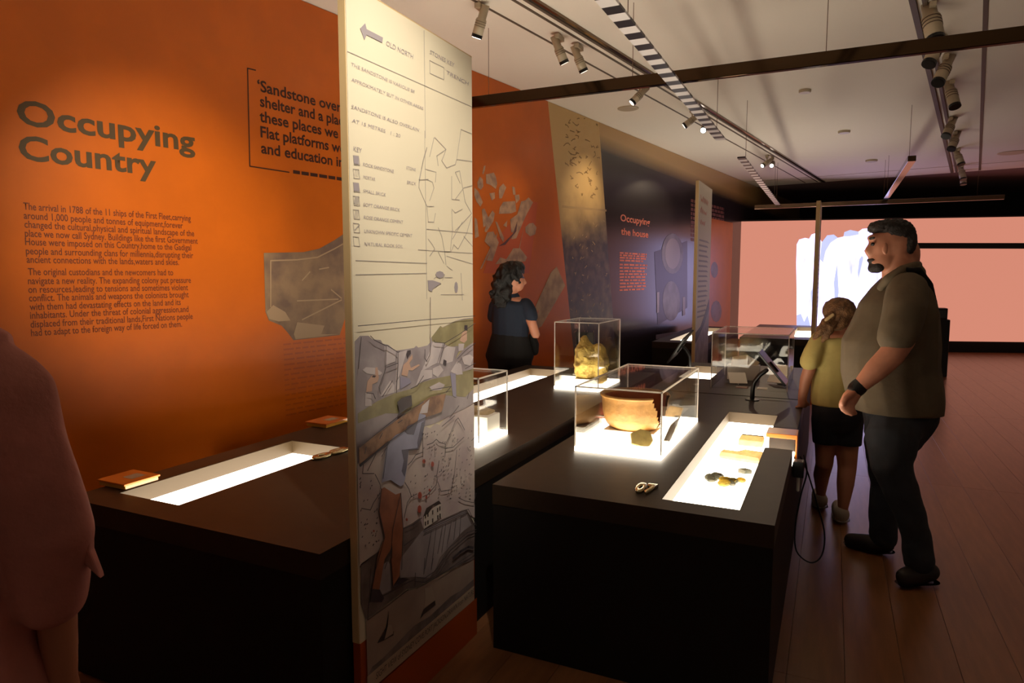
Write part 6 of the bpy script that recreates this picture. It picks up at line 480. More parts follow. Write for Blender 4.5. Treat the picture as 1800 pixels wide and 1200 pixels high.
rs = [(.55, 5.75, (.9, 5.0, 1.2), 'largest spotlight at the top of the right-hand track'), (.66, 6.5, (.0, 5.6, 1.5), 'spotlight just below the mirror bar on the right-hand track'), (.80, 7.1, (.1, 6., 1.5), 'long spotlight leaning left, third along the right-hand track'), (.97, 8.04, (1.4, 7.2, 1.3), 'spotlight leaning right, fourth along the right-hand track'), (1.2, 9.85, (.4, 8.7, 1.2), 'spotlight leaning left, fifth along the right-hand track'), (1.38, 10.83, (.7, 9.8, 1.2), 'sixth spotlight along the right-hand track'), (1.62, 12.26, (2.3, 11.6, 1.2), 'seventh spotlight along the right-hand track'), (1.93, 14.1, (2.3, 13.4, 1.2), 'eighth spotlight along the right-hand track'), (2.05, 14.8, (2.2, 14.3, 1.), 'farthest spotlight of the right-hand track')]
for i, (x, y, tg, l) in enumerate(rs): spotlight(x, y, tg, l, {0: 22, 2: 26}.get(i, 0), 40, 1., 'black_plastic', length=.34 if i in (0, 2, 3) else .28, r=.06 if i == 0 else .052)
# ------------------------------------------------------------------ hanging mirror bars and striped bars
def bar(name, x0, x1, y0, y1, z0, z1, m, label, cat, wires):
    c = ((x0+x1)/2, (y0+y1)/2, z0); root = empty(name, c, label, cat, 'hanging bars above the tables')
    MB().box(x0-c[0], x1-c[0], y0-c[1], y1-c[1], 0, z1-z0).build('rail', m, root, bevel=.004)
    for x, y in wires: MB().tube([(x-c[0], y-c[1], z1-z0-.005), (x-c[0], y-c[1], CE-z0)], .0025, 6, cap=False).build('suspension_wire', 'chrome_dark', root)
    return root
bar('mirror_bar', -2.66, 2.6, 4.84, 4.885, 2.83, 2.915, 'chrome', 'long polished mirror bar hanging across the room', 'hanging bar', [(-2.5, 4.862), (-1.35, 4.862), (-.1, 4.862), (1.6, 4.862)])
bar('mirror_bar', -1.33, 2.36, 12.95, 13.0, 2.70, 2.77, 'chrome_dark', 'thin dark mirror bar hanging above the pink screen', 'hanging bar', [(-1.0, 12.97), (.7, 12.97), (2.0, 12.97)])
bar('mirror_bar', .68, .76, 8.66, 12.9, 2.75, 2.81, 'chrome', 'mirror bar reflecting pink light above the man', 'hanging bar', [(.72, 9.), (.72, 12.5)])
def striped(x0, x1, y0, y1, z0, z1, n, label, wires):
    c = ((x0+x1)/2, (y0+y1)/2, z0); root = empty('striped_bar', c, label, 'hanging bar', 'hanging striped bars'); st = (y1-y0)/(2*n)
    ms = [MB().box(x0-c[0], x1-c[0], -st/2, st/2, 0, z1-z0).build('stripe', m, root) for m in ('stripe_dark', 'stripe_light')]
    for k in range(2*n):
        o = ms[k % 2] if k < 2 else ms[k % 2].copy()
        if k > 1: COL.objects.link(o); o.parent = root
        o.location = (0, y0+st*(k+.5)-c[1], 0)
    for x, y in wires: MB().tube([(x-c[0], y-c[1], z1-z0-.005), (x-c[0], y-c[1], CE-z0)], .0025, 6, cap=False).build('suspension_wire', 'chrome_dark', root)
striped(-1.075, -.985, 2.5, 6.86, 2.80, 2.815, 22, 'near black and white striped bar crossing under the mirror bar', [(-1.03, 3.6), (-1.03, 6.6)])
striped(-.975, -.895, 7.66, 12.85, 2.75, 2.765, 22, 'far black and white striped bar running towards the screen', [(-.93, 8.), (-.93, 12.5)])
# ------------------------------------------------------------------ far screen
SF = Frame(D['scr']['o'], D['scr']['ex'])
q = D['scr_c']; zt_, zb_ = 2.63, .225; sw = 8.2
scr = empty('projection_screen', SF.p(sw/2, 0), 'huge glowing salmon pink screen at the far end', 'screen')
def onscr(o):
    for q_ in (o if isinstance(o, list) else [o]): q_.parent = scr; q_.matrix_parent_inverse = Matrix.Translation(-Vector(scr.location))
    return o
emission('screen_pink', lin((214, 138, 116)), 1.0); MATS['screen_pink'].node_tree.nodes['Principled BSDF'].inputs['Base Color'].default_value = (.02, .02, .02, 1); emission('screen_white', lin((238, 240, 255)), 1.35); emission('screen_pale', (.55, .62, 1.0), 1.0)
def ice():
    m = bpy.data.materials.new('screen_ice'); m.use_nodes = True; MATS['screen_ice'] = m; nt = m.node_tree; bs = nt.nodes['Principled BSDF']
    tc = nt.nodes.new('ShaderNodeTexCoord'); mp = nt.nodes.new('ShaderNodeMapping'); mp.inputs['Scale'].default_value = (3.5, 3.5, .8); nt.links.new(tc.outputs['Object'], mp.inputs[0])
    n = nt.nodes.new('ShaderNodeTexNoise'); n.inputs['Scale'].default_value = 1.6; n.inputs['Detail'].default_value = 7; nt.links.new(mp.outputs[0], n.inputs['Vector'])
    r = nt.nodes.new('ShaderNodeValToRGB'); nt.links.new(n.outputs['Fac'], r.inputs[0]); r.color_ramp.elements[0].color = (.40, .41, .78, 1); r.color_ramp.elements[0].position = .3; r.color_ramp.elements[1].color = (.95, .85, 1.5, 1); r.color_ramp.elements[1].position = .52
    nt.links.new(r.outputs[0], bs.inputs['Emission Color']); bs.inputs['Emission Strength'].default_value = 1.9; bs.inputs['Base Color'].default_value = (.1, .1, .1, 1)
ice()
onscr(poly(SF, [[(0, zb_), (sw, zb_-.01), (sw, zt_+.05), (0, zt_-.02)]], 'display', 'screen_pink', None, 0, .02))
onscr(poly(SF, [[(-.05, 0), (sw+.05, 0), (sw+.05, zt_+.08), (-.05, zt_+.01)]], 'cabinet', 'black_paint', None, -.30, .295))
onscr(poly(SF, D['scr_img'], 'displayed_rock', 'screen_ice', None, .0205, .002)); onscr(poly(SF, D['scr_pale'], 'displayed_shadow', 'screen_pale', None, .0235, .0015))
ra, rb_ = D['scr_rail']; onscr(poly(SF, [[(ra[0], ra[1]-.055), (sw, ra[1]-.09), (sw, ra[1]+.02), (ra[0], ra[1]+.055)]], 'black_bar', 'black_plastic', None, .06, .03))
for k in (0, 1): onscr(poly(SF, [[(ra[0]+.3+k*4, ra[1]-.03), (ra[0]+.36+k*4, ra[1]-.03), (ra[0]+.36+k*4, ra[1]+.03), (ra[0]+.3+k*4, ra[1]+.03)]], 'bar_bracket', 'black_plastic', None, .018, .045))
# kiosk
k_ = empty('kiosk', (1.5, 12.0, 0), 'black floor kiosk beyond the man in front of the screen', 'kiosk')
MB().box(-.12, .10, -.12, .12, 0, .86).build('body', 'black_plastic', k_, bevel=.01); MB().box(-.14, .06, -.13, .13, .86, 1.03).build('head', 'black_plastic', k_, bevel=.01); MB().box(-.12, .04, -.135, -.13, .89, 1.0).build('face', 'black_gloss', k_)
# ------------------------------------------------------------------ display tables
TH = .68; RD = .065
def table(label, x0, x1, y0, y1, recs, notch=None):
    root = empty('display_table', ((x0+x1)/2, (y0+y1)/2, 0), label, 'table', 'black display tables'); ox, oy = root.location.x, root.location.y
    body = MB(); side = MB()
    B = lambda a, b, c, d, z0, z1: body.box(a-ox, b-ox, c-oy, d-oy, z0, z1)
    ys = sorted({y0, y1} | {v for r in recs for v in r[2:4]})
    for a, b in zip(ys, ys[1:]):
        row = [r for r in recs if r[2] <= a and r[3] >= b]
        if not row: B(x0, x1, a, b, .60, TH); continue
        r = row[0]; B(x0, r[0], a, b, .60, TH)
        if notch and notch[0] > a and notch[1] < b:
            B(r[1], x1, a, notch[0], .60, TH); B(r[1], x1, notch[1], b, .60, TH)
        else: B(r[1], x1, a, b, .60, TH)
    body.build('table_top', 'table_black', root)
    side.box(x0+.002-ox, x1-.002-ox, y0+.002-oy, y1-.002-oy, .0, .60); side.build('cabinet', 'table_side', root)
    for r in recs:
        t = .004; a, b, c, d = r[0]-ox, r[1]-ox, r[2]-oy, r[3]-oy; z0, z1 = TH-RD, TH-.001
        MB().box(a, a+t, c, d, z0, z1).build('recess_lining', 'lining', root); MB().box(a, b, d-t, d, z0, z1).build('recess_lining', 'lining', root); MB().box(a, b, c, c+t, z0, z1).build('recess_lining', 'lining', root)
        if notch and r is recs[0]:
            MB().box(b-t, b, c, notch[0]-oy, z0, z1).build('recess_lining', 'lining', root); MB().box(b-t, b, notch[1]-oy, d, z0, z1).build('recess_lining', 'lining', root)
            MB().box(b, x1-ox, notch[0]-oy, notch[1]-oy, .6005, z0).build('light_panel', 'panel_light', root)
        else: MB().box(b-t, b, c, d, z0, z1).build('recess_lining', 'lining', root)
        MB().box(a+t, b-t, c+t, d-t, .6005, z0+.001).build('light_panel', 'panel_light', root)
    return root
table('black display table beside the orange wall with two lit recesses', -2.555, -1.345, 1.51, 5.72, [(-2.43, -2.10, 1.63, 2.55), (-2.43, -2.10, 3.05, 5.53)])
table('black display table in front of the man with one long lit recess', -1.19, -.142, 2.335, 4.85, [(-.545, -.262, 2.443, 4.252)], (3.42, 3.66))
table('black display table holding the far glass case beyond the tablet', -1.19, -.142, 4.875, 6.6, [(-1.12, -.86, 5.55, 6.35)])
table('far black display table under the left of the pink screen', -1.12, -.1, 9.6, 12.4, [(-.5, -.2, 10.0, 12.0), (-1.0, -.7, 9.9, 9.95)][:1])
table('far black display table added unseen behind the pale banner to light the ceiling', -2.05, -1.36, 8.5, 11.5, [(-1.9, -1.55, 8.8, 11.2)])  # unseen table, its lit recess added to brighten the far ceiling
# ------------------------------------------------------------------ tall banners
BF = Frame((-1.31, 0, 0), (0, 1, 0))
def banner_shell(root, x, y0, y1, h, t):
    ox, oy = root.location.x, root.location.y
    MB().box(x-t-ox, x-ox, y0-oy, y1-oy, .34, h).build('board', 'cream', root); MB().box(x-t-ox, x-ox, y0-oy, y1-oy, 0, .34).build('foot', 'banner_orange', root)
    MB().box(x-t-.001-ox, x-.004-ox, y0-.002-oy, y0-oy, .34, h).build('edge_trim', 'cream_edge', root); MB().box(x-t-.001-ox, x-.004-ox, y1-oy, y1+.002-oy, .34, h).build('edge_trim', 'cream_edge', root)
    MB().box(x-t-ox, x-ox, y0-oy, y1-oy, h, h+.004).build('edge_trim', 'cream_edge', root)
bn = empty('tall_banner', (-1.325, 2.025, 0), 'tall printed banner of a convict carrying a log, nearest', 'banner', 'tall printed banners')
Y0, Y1, BH = 1.645, 2.403, 2.35
banner_shell(bn, -1.31, Y0, Y1, BH, .028)
def onb(o):
    for q_ in (o if isinstance(o, list) else [o]): q_.parent = bn; q_.matrix_parent_inverse = Matrix.Translation(-Vector(bn.location))
    return o
off = .0006
cl_ = lambda P: [(min(max(y, Y0+.001), Y1-.001), z) for y, z in P]
for i, (nm, m, P) in enumerate(D['banner_layers']): onb(poly(BF, [cl_(p) for p in P], nm, m, None, off+i*.0004, .0004))
oi = off + len(D['banner_layers'])*.0004
onb(poly(BF, [[(Y0, .0), (Y1, .0), (Y1, .158), (Y0, .162)]], 'printed_base', 'banner_orange', None, oi, .0006))
onb(ribbons(BF, [(w_, cl_(p)) for w_, p in D['banner_ink']], 'printed_ink_lines', 'draw_ink', None, oi+.0005))
onb(ribbons(BF, [(w_, cl_(p)) for w_, p in D['banner_pen']], 'printed_pencil_lines', 'pen_ink', None, off))
onb(poly(BF, [cl_(p) for p in D['banner_grey']], 'printed_arrow', 'grey_wash', None, off))
for row in D['banner_text']: onb(text_obj(BF, [row], 'printed_note', 'grey_wash', None, off+.0006, 0., .15))
onb(text_obj(BF, [D['banner_caption']], 'printed_caption', 'draw_ink', None, oi+.001, 0., .2))
for (x, y0, y1, h, l) in [(-1.31, 7.36, 8.2, 2.50, 'tall pale banner with red heading in front of the dark wall'), (-.165, 8.6, 9.4, 2.36, 'tall banner seen edge-on against the pink screen')]:
    r = empty('tall_banner', (x-.015, (y0+y1)/2, 0), l, 'banner', 'tall printed banners'); banner_shell(r, x, y0, y1, h, .035 if x < -1 else .045)
    f2 = Frame((x, 0, 0), (0, 1, 0)); random.seed(2)
    def onr(o): o.parent = r; o.matrix_parent_inverse = Matrix.Translation(-Vector(r.location)); return o
    hd = [(7, [(y0+.1+.04*k_, h-.2-.12*j_+(.0 if k_ % 2 else .05)*random.uniform(.5, 1.3)) for k_ in range(13-2*j_)]) for j_ in range(3)]
    onr(ribbons(f2, hd, 'printed_heading', 'orange_ink', None, .0006)); mb = MB()
    for k in range(16):
        zz = h-.62-.055*k; mb.prism([f2.p(y0+.08, zz, .0006), f2.p(y0+.08+random.uniform(.45, .66), zz, .0006), f2.p(y0+.08+.5, zz+.02, .0006), f2.p(y0+.08, zz+.02, .0006)], f2.n*.0006)
    onr(mb.build('printed_text', 'pen_ink', None))
    onr(poly(f2, [[(y0, .34), (y1, .34), (y1, 1.25), (y0+.6, 1.1), (y0+.3, .95), (y0, .9)]], 'printed_rocks', 'p_rock', None, .0004, .0005)); onr(poly(f2, [[(y0, .9), (y0+.3, .95), (y0+.6, 1.1), (y1, 1.25), (y1, 1.12), (y0+.5, .95), (y0, .78)]], 'printed_ridge', 'p_dark2', None, .001, .0005))
# ------------------------------------------------------------------ acrylic cases
def case(label, x0, x1, y0, y1, h, base=True, t=.008):
    root = empty('display_case', ((x0+x1)/2, (y0+y1)/2, TH), label, 'display case', 'clear acrylic display cases'); a, b = (x1-x0)/2, (y1-y0)/2
    z0 = .022 if base else 0
    for (p, q_) in [((-a, -a+t, -b, b), 0), ((a-t, a, -b, b), 0), ((-a+t, a-t, -b, -b+t), 0), ((-a+t, a-t, b-t, b), 0)]: MB().box(*p, z0, h-t).build('acrylic_pane', 'acrylic', root)
    MB().box(-a, a, -b, b, h-t, h).build('acrylic_lid', 'acrylic', root)
    e = .006
    for sx in (-1, 1):
        for sy in (-1, 1): MB().box(min(sx*a, sx*(a-e)), max(sx*a, sx*(a-e)), min(sy*b, sy*(b-e)), max(sy*b, sy*(b-e)), z0, h).build('polished_edge', 'acrylic_edge', root)
    for sx in (-1, 1): MB().box(min(sx*a, sx*(a-e)), max(sx*a, sx*(a-e)), -b, b, h-e, h+.0005).build('polished_edge', 'acrylic_edge', root)
    for sy in (-1, 1): MB().box(-a, a, min(sy*b, sy*(b-e)), max(sy*b, sy*(b-e)), h-e, h+.0005).build('polished_edge', 'acrylic_edge', root)
    if base: MB().box(-a, a, -b, b, .0, .022).build('light_base', 'panel_light', root, bevel=.002)
    return root
case('large clear case holding the broken bowl', -1.075, -.663, 2.963, 3.87, .31)
case('tall clear case holding the yellow stone', -1.822, -1.482, 4.575, 5.11, .494)
case('clear case half hidden behind the tall banner', -1.93, -1.507, 2.817, 3.137, .338)
case('far clear case beside the tablet in front of the girl', -.795, -.262, 5.14, 5.86, .41, base=False)
ZB = TH+.022
# bowl
bc = Vector((-.895, 3.37, ZB+.03))
br_ = empty('bowl_riser', (-.895, 3.37, ZB), 'clear square riser under the broken bowl', 'riser'); MB().box(-.13, .13, -.13, .13, 0, .03).build('block', 'white_acrylic', br_, bevel=.003)
bowl = empty('broken_bowl', bc, 'broken terracotta bowl with a jagged gap in its side', 'bowl')
prof_o = [(.001, .0), (.118, .0), (.137, .014), (.154, .045), (.164, .085), (.166, .118), (.167, .145), (.170, .160)]
prof_o = [tuple(a_[i_]+(b_[i_]-a_[i_])*k_/4 for i_ in (0, 1)) for a_, b_ in zip(prof_o, prof_o[1:]) for k_ in range(4)]+[prof_o[-1]]
seg = 96
jag = {}; random.seed(8)
for k in range(seg):
    a = (k/seg)*360; d = abs((a-338+180) % 360-180); jag[k] = 99 if d > 25 else int(8+d*.72+random.uniform(-1, 1.2))
MB().lathe(prof_o, (0,0,0), seg, lambda i, k: i >= jag[k]+random.choice((0, 0))).build('outer_wall', 'terracotta', bowl, True)
MB().lathe([(r-.011 if r > .02 else r, max(z, .009)) for i, (r, z) in enumerate(prof_o)][::-1], (0,0,0), seg, lambda i, k: (len(prof_o)-2-i) >= jag[k]).build('inner_wall', 'terracotta_in', bowl, True)
MB().lathe([(.170, .160), (.176, .163), (.178, .170), (.171, .176), (.160, .172), (.158, .160)], (0,0,0), seg, lambda i, k: jag[k] != 99).build('rim', 'terracotta', bowl, True)
mb = MB()
for k in range(seg):
    if jag[k] != 99:
        for i in range(min(jag[k], len(prof_o)-1), min(jag[k], len(prof_o)-1)+1):
            r, z = prof_o[i]; a0, a1 = 2*math.pi*k/seg, 2*math.pi*(k+1)/seg
            mb.add([(r*math.cos(a0), r*math.sin(a0), z), (r*math.cos(a1), r*math.sin(a1), z), ((r-.011)*math.cos(a1), (r-.011)*math.sin(a1), z), ((r-.011)*math.cos(a0), (r-.011)*math.sin(a0), z)], [(0,1,2,3)])
mb.build('broken_edge', 'terracotta_in', bowl)
def slab(name, pts, th, loc, m, label, cat, tilt=(0,0,0), group=None):
    n = len(pts); random.seed(len(label))
    P = [Vector((x, y, 0)) for x, y in pts]; mb = MB(); c = sum(P, Vector())/n
    top = [p*.94+c*.06+Vector((0,0,th+random.uniform(-.15,.15)*th)) for p in P]; mid = [p+Vector((0,0,th*.5)) for p in P]; bot = [p*.95+c*.05 for p in P]
    vs = bot+mid+top+[c+Vector((0,0,th*1.06)), c]; fs = []
    for i in range(n):
        j = (i+1) % n; fs += [(i, j, n+j, n+i), (n+i, n+j, 2*n+j, 2*n+i), (2*n+i, 2*n+j, 3*n), (j, i, 3*n+1)]
    mb.add(vs, fs); o = mb.build(name, m, None, loc=loc); o.rotation_euler = tilt
    return tag(o, label, cat, group)
slab('pottery_shard', [(-.05,-.03),(.03,-.05),(.06,.0),(.05,.05),(.0,.06),(-.05,.03)], .012, (-.80, 3.13, ZB+.02), 'shard_olive', 'olive pottery shard leaning in front of the broken bowl', 'shard', (.75, .1, .5), 'pottery shards')
slab('pottery_shard', [(-.07,-.05),(.05,-.07),(.08,.02),(.03,.08),(-.05,.05)], .012, (-.90, 3.70, ZB+.09), 'shard_buff', 'buff pottery shard standing behind the broken bowl', 'shard', (1.1, .1, .3), 'pottery shards')
slab('pottery_shard', [(-.06,-.04),(.05,-.05),(.06,.05),(-.02,.06)], .012, (-.76, 3.62, ZB+.05), 'shard_buff', 'buff pottery shard right of the broken bowl', 'shard', (.9, -.1, -.3), 'pottery shards')
rb2 = empty('brick_sample', (-1.0, 3.66, ZB), 'ridged red brick piece behind the broken bowl', 'brick')
MB().box(-.09, .07, -.03, .03, 0, .17).build('block', 'red_brick', rb2, bevel=.006)
for k in range(7): MB().tube([(-.08+.022*k, -.03, .06), (-.07+.022*k, -.034, .165)], .006, 6).build('ridge', 'red_brick', rb2)
def label_stand(x, y, z, w, h, tilt, rz, label, m='white_card'):
    r = empty('label_stand', (x, y, z), label, 'label', 'object labels'); r.rotation_euler = (0, 0, rz)
    c, s = math.cos(tilt), math.sin(tilt)
    MB().obox((0, h/2*c, .012+h/2*s), (w/2, 0, 0), (0, h/2*c, h/2*s), (0, -s*.002, c*.002)).build('card', m, r)
    MB().prism([(-.003, 0, 0), (-.003, h*c, 0), (-.003, h*c, h*s)], (.006, 0, 0)).build('wedge', 'acrylic_edge', r); return r
label_stand(-.692, 3.20, ZB, .03, .26, .30, 0.0, 'grey label leaning right of the broken bowl', 'grey_label')
label_stand(-1.0, 3.45+.17, ZB, .14, .05, .5, 0, 'white label card behind the broken bowl')
# yellow stone
st = MB(); st.tube([(0,0,.03), (.0,0,.12), (-.01,0,.24), (-.02,0,.31)], [(.085,.06), (.095,.07), (.08,.06), (.03,.03)], 8, side=(1,.2,0)); st.tube([(.09,.02,.03), (.1,.02,.14), (.09,.02,.23)], [(.07,.06), (.075,.06), (.05,.05)], 7, side=(1,0,0))
so = fuse('yellow_stone', st, 'sandstone', None, .008, 2, lambda v: noise.noise_vector(v*22)*.012+noise.noise_vector(v*60)*.004); so.location = (-1.66, 4.83, ZB+.02); tag(so, 'tall rough yellow stone fragment in the clear case', 'stone')
MB().box(-1.74, -1.56, 4.76, 4.90, ZB, ZB+.035).build('stone_plinth', 'white_acrylic', bevel=.003); tag(bpy.data.objects['stone_plinth'], 'small white acrylic plinth under the yellow stone', 'plinth')
slab('pottery_shard', [(-.06,-.04),(.05,-.05),(.07,.02),(-.02,.06)], .012, (-1.77, 5.0, ZB+.06), 'shard_grey', 'grey shard behind the yellow stone', 'shard', (.8, 0, .3), 'pottery shards')
# contents of the half-hidden case
label_stand(-1.80, 2.92, ZB, .2, .16, .7, -.6, 'cream label card in the case behind the banner', 'lining')
bk = MB().box(-.09, .09, -.07, .07, 0, .10).build('riser_block', 'white_acrylic', None, bevel=.003, loc=(-1.62, 3.02, ZB)); tag(bk, 'white riser block in the case behind the banner', 'block')
slab('pottery_shard', [(-.09,-.05),(.06,-.06),(.09,.03),(.0,.07),(-.08,.04)], .014, (-1.63, 3.03, ZB+.102), 'shard_buff', 'buff shard on the white riser block', 'shard', (.15, .1, .4), 'pottery shards')
# contents of the far case
label_stand(-.62, 5.35, TH, .13, .12, .6, .3, 'white label sloping at the left of the far case'); label_stand(-.36, 5.5, TH, .15, .18, .75, -.3, 'white label sloping at the right of the far case')
slab('pottery_shard', [(-.1,-.06),(.08,-.07),(.12,.02),(.02,.09),(-.09,.05)], .014, (-.62, 5.66, TH+.13), 'shard_buff', 'large buff shard at the back of the far case', 'shard', (.7, .1, .2), 'pottery shards')
rr = MB().box(-.12, .12, -.05, .05, 0, .12).build('riser_block', 'acrylic_edge', None, bevel=.003, loc=(-.62, 5.66, TH)); tag(rr, 'clear riser block in the far case', 'block')
pc = MB().box(-.045, .045, -.04, .04, 0, .003).build('info_card', 'tablet_red', None, loc=(-.58, 5.24, TH)); tag(pc, 'salmon card lying flat in the far case', 'card'); pc = MB().box(-.035, .035, -.04, .04, 0, .003).build('info_card', 'white_card', None, loc=(-.44, 5.24, TH)); tag(pc, 'pale card lying flat in the far case', 'card')
# finds in the long recess
ZR = TH-RD+.002
f1 = empty('buff_brick', (-.352, 3.72, ZR), 'pale rectangular brick at the far end of the lit recess', 'brick'); MB().box(-.065, .055, -.06, .06, 0, .035).build('block', 'shard_buff', f1, bevel=.006)
MB().box(-.06, .05, .05, .062, .030, .038).build('weathered_face', 'shard_grey', f1, bevel=.002)
slab('stone_tool', [(-.11,-.04),(.08,-.075),(.09,.06),(-.0,.075),(-.03,.01),(-.10,.01)], (.03), (-.36, 3.40, ZR), 'shard_buff', 'buff stepped stone piece in the middle of the lit recess', 'stone')
random.seed(21)
def cluster(cx, cy, m, label):
    r = empty('shell_cluster', (cx, cy, ZR), label, 'shells', 'clusters of shell and grit')
    for k in range(9):
        a = random.uniform(0, 6.28); d = random.uniform(.0, .05); s = random.uniform(.014, .03)
        mb = MB(); mb.ell((0,0,s*.45), s, s*.45, s*.8, (math.cos(a*2), math.sin(a*2), 0), 8, 5); o = mb.build('shell', m if k % 3 else 'shard_grey', r, False); o.location = (d*math.cos(a), d*math.sin(a)*1.3, 0); o.rotation_euler = (random.uniform(-.3,.3), random.uniform(-.3,.3), a)
cluster(-.452, 2.99, 'shard_grey', 'grey shell cluster at the left of the lit recess'); cluster(-.362, 2.97, 'shard_yellow', 'yellow shell cluster at the right of the lit recess')
slab('flint_chip', [(-.03,-.01),(.0,-.02),(.03,.0),(.0,.02)], .02, (-.325, 3.15, ZR), 'shard_grey', 'small dark flint chip near the recess edge', 'stone')
# amber label blocks
def amber_block(x, y, w, d, label, rz=0):
    r = empty('label_block', (x, y, TH), label, 'label', 'amber label blocks'); r.rotation_euler = (0, 0, rz)
    MB().box(-w/2+.006, w/2-.004, -d/2+.006, d/2-.006, 0, .016).build('clear_base', 'amber_clear', r, bevel=.002); MB().box(-w/2, w/2, -d/2, d/2, .016, .024).build('orange_plate', 'amber', r, bevel=.002)
    MB().box(-w*.1, w*.25, -d*.1, d*.3, .024, .0245).build('print', 'grey_label', r)
amber_block(-2.515, 1.735, .165, .155, 'amber label block at the near end of the wall table'); amber_block(-2.53, 2.93, .15, .19, 'amber label block half way along the wall table')
r = empty('label_bracket', (-.205, 3.72, TH), 'orange label bracket hooked over the right table edge', 'label')
MB().box(-.075, .068, -.075, .075, 0, .022).build('orange_plate', 'amber', r, bevel=.002); MB().box(.066, .074, -.075, .075, -.13, .022).build('orange_flap', 'amber', r, bevel=.002)
# raised numerals on the table tops
def numerals(t, x, y, w, h, rz, label):
    me = text_mesh(t, .03); r = empty('table_numeral', (x, y, TH), label, 'number', 'raised numerals on the tables'); r.rotation_euler = (0, 0, rz)
    xs = [v.co.x for v in me.vertices]; k = w/(max(xs)-min(xs)); x0 = min(xs)
    bm = bmesh.new(); bm.from_mesh(me); ret = bmesh.ops.extrude_face_region(bm, geom=bm.faces[:]); bmesh.ops.translate(bm, verts=[v for v in ret['geom'] if isinstance(v, bmesh.types.BMVert)], vec=(0,0,1))
    for v in bm.verts: v.co = Vector(((v.co.x-x0)*k, v.co.y*h/.7, v.co.z*.014))
    bmesh.ops.recalc_face_normals(bm, faces=bm.faces); bm.to_mesh(me); bm.free(); link('numerals', me, 'nickel', r)
numerals('07', -.655, 2.47, .075, .10, 0.05, 'raised metal number beside the near end of the lit recess')
numerals('08', -2.05, 2.30, .22, .05, math.radians(86), 'raised metal number on the wall table beside the banner')
# tablet stands
def tablet(label, base, bend, tip, c, ax, ay, m):
    r = empty('tablet_stand', base, label, 'tablet', 'tablet stands'); b = Vector(base)
    MB().lathe([(.001, 0), (.045, 0), (.045, .006), (.02, .01), (.001, .01)], (0,0,0), 20).build('base_plate', 'black_plastic' , r)
    pts = [Vector((0,0,.005)), Vector((0,0,(bend[2]-b.z)*.6)), Vector(bend)-b, (Vector(bend)*.5+Vector(tip)*.5)-b+Vector((0,0,.012)), Vector(tip)-b]
    MB().tube(pts, .015, 10).build('arm', 'black_plastic', r, True)
    ax, ay = Vector(ax), Vector(ay); n = ax.cross(ay).normalized(); cc = Vector(c)-b
    MB().obox(cc, ax, ay, n*.007).build('tablet_body', 'black_plastic', r, bevel=.003); MB().obox(cc+n*.0075, ax*.86, ay*.88, n*.0006).build('screen_glass', m, r)
    MB().obox(cc-n*.012, ax*.3, ay*.3, n*.006).build('mount_plate', 'black_plastic', r)
tablet('tablet on a bent black arm in front of the girl', (-.457, 4.716, TH), (-.45, 4.716, .80), (-.375, 4.72, .885), (-.335, 4.74, .905), (.0, .12, .0), (.085, 0.02, -.105), 'tablet_red')
tablet('tilted glossy tablet on a black arm beyond the broken bowl', (-1.115, 6.03, TH), (-1.117, 6.03, .80), (-1.175, 6.03, .88), (-1.2, 6.02, .885), (.02, .11, .03), (-.075, .02, -.115), 'black_gloss')
tablet('small black tablet stand behind the yellow stone case', (-1.93, 5.5, TH), (-1.93, 5.5, .85), (-1.91, 5.5, .95), (-1.90, 5.48, .97), (.075, .03, .0), (-.02, .05, .05), 'black_gloss')
# plug, cable
pg = empty('cable_adaptor', (-.142, 3.55, .52), 'black cable adaptor on the table side by the girl', 'adaptor')
MB().box(.0, .05, -.03, .03, .0, .08).build('adaptor_box', 'black_plastic', pg, bevel=.004); MB().tube([(.025, 0, .0), (.025, 0, -.07)], .008, 8).build('plug', 'white_acrylic', pg)
mb = MB(); C3 = D['cable']; pts = []
CV = [Vector(c) for c in C3]
for i in range(len(CV)-1):
    p0, p1, p2, p3 = CV[max(i-1, 0)], CV[i], CV[i+1], CV[min(i+2, len(CV)-1)]
    for k in range(5):
        t = k/5; pts.append(.5*((2*p1)+(p2-p0)*t+(2*p0-5*p1+4*p2-p3)*t*t+(3*p1-p0-3*p2+p3)*t**3))
mb.tube(pts, .004, 6); tag(mb.build('power_cable', 'black_plastic', None, True), 'thin dark cable looping down beside the table', 'cable')
# ------------------------------------------------------------------ people
CR = Vector((math.cos(math.radians(25.3)), math.sin(math.radians(25.3)), 0))    # side axis used for oval sections
def T(mb, ch, side=True, seg=14, grow=0.):
    pts = [c[:3] for c in ch]; rad = [((c[3]+grow, c[4]+grow) if len(c) > 4 else c[3]+grow) for c in ch]
    return mb.tube(pts, rad, seg, CR if (side and len(ch[0]) > 4) else None)
def E(mb, rows, grow=0.):
    for c in rows: mb.ell(c[:3], c[3]+grow, c[4]+grow, c[5]+grow, CR)
    return mb
def shoe(root, ch, m, name='shoe'):
    mb = MB(); T(mb, ch, False); o = fuse(name, mb, m, root, .008, 2)
    zmin = min(v.co.z for v in o.data.vertices); dz = min(0., .006-zmin)
    for v in o.data.vertices: v.co.z = max(v.co.z+dz, .006)
    mb = MB(); T(mb, ch, False, grow=.003); so_ = fuse('sole', mb, 'leather' if m == 'leather' else 'white_acrylic', o, .008, 2)
    for v in so_.data.vertices: v.co.z = min(max(v.co.z+dz-.006, 0.), .02)
    return o
PE = D['people']
def hem(o, z):
    for v in o.data.vertices: v.co.z = max(v.co.z, z)
    return o
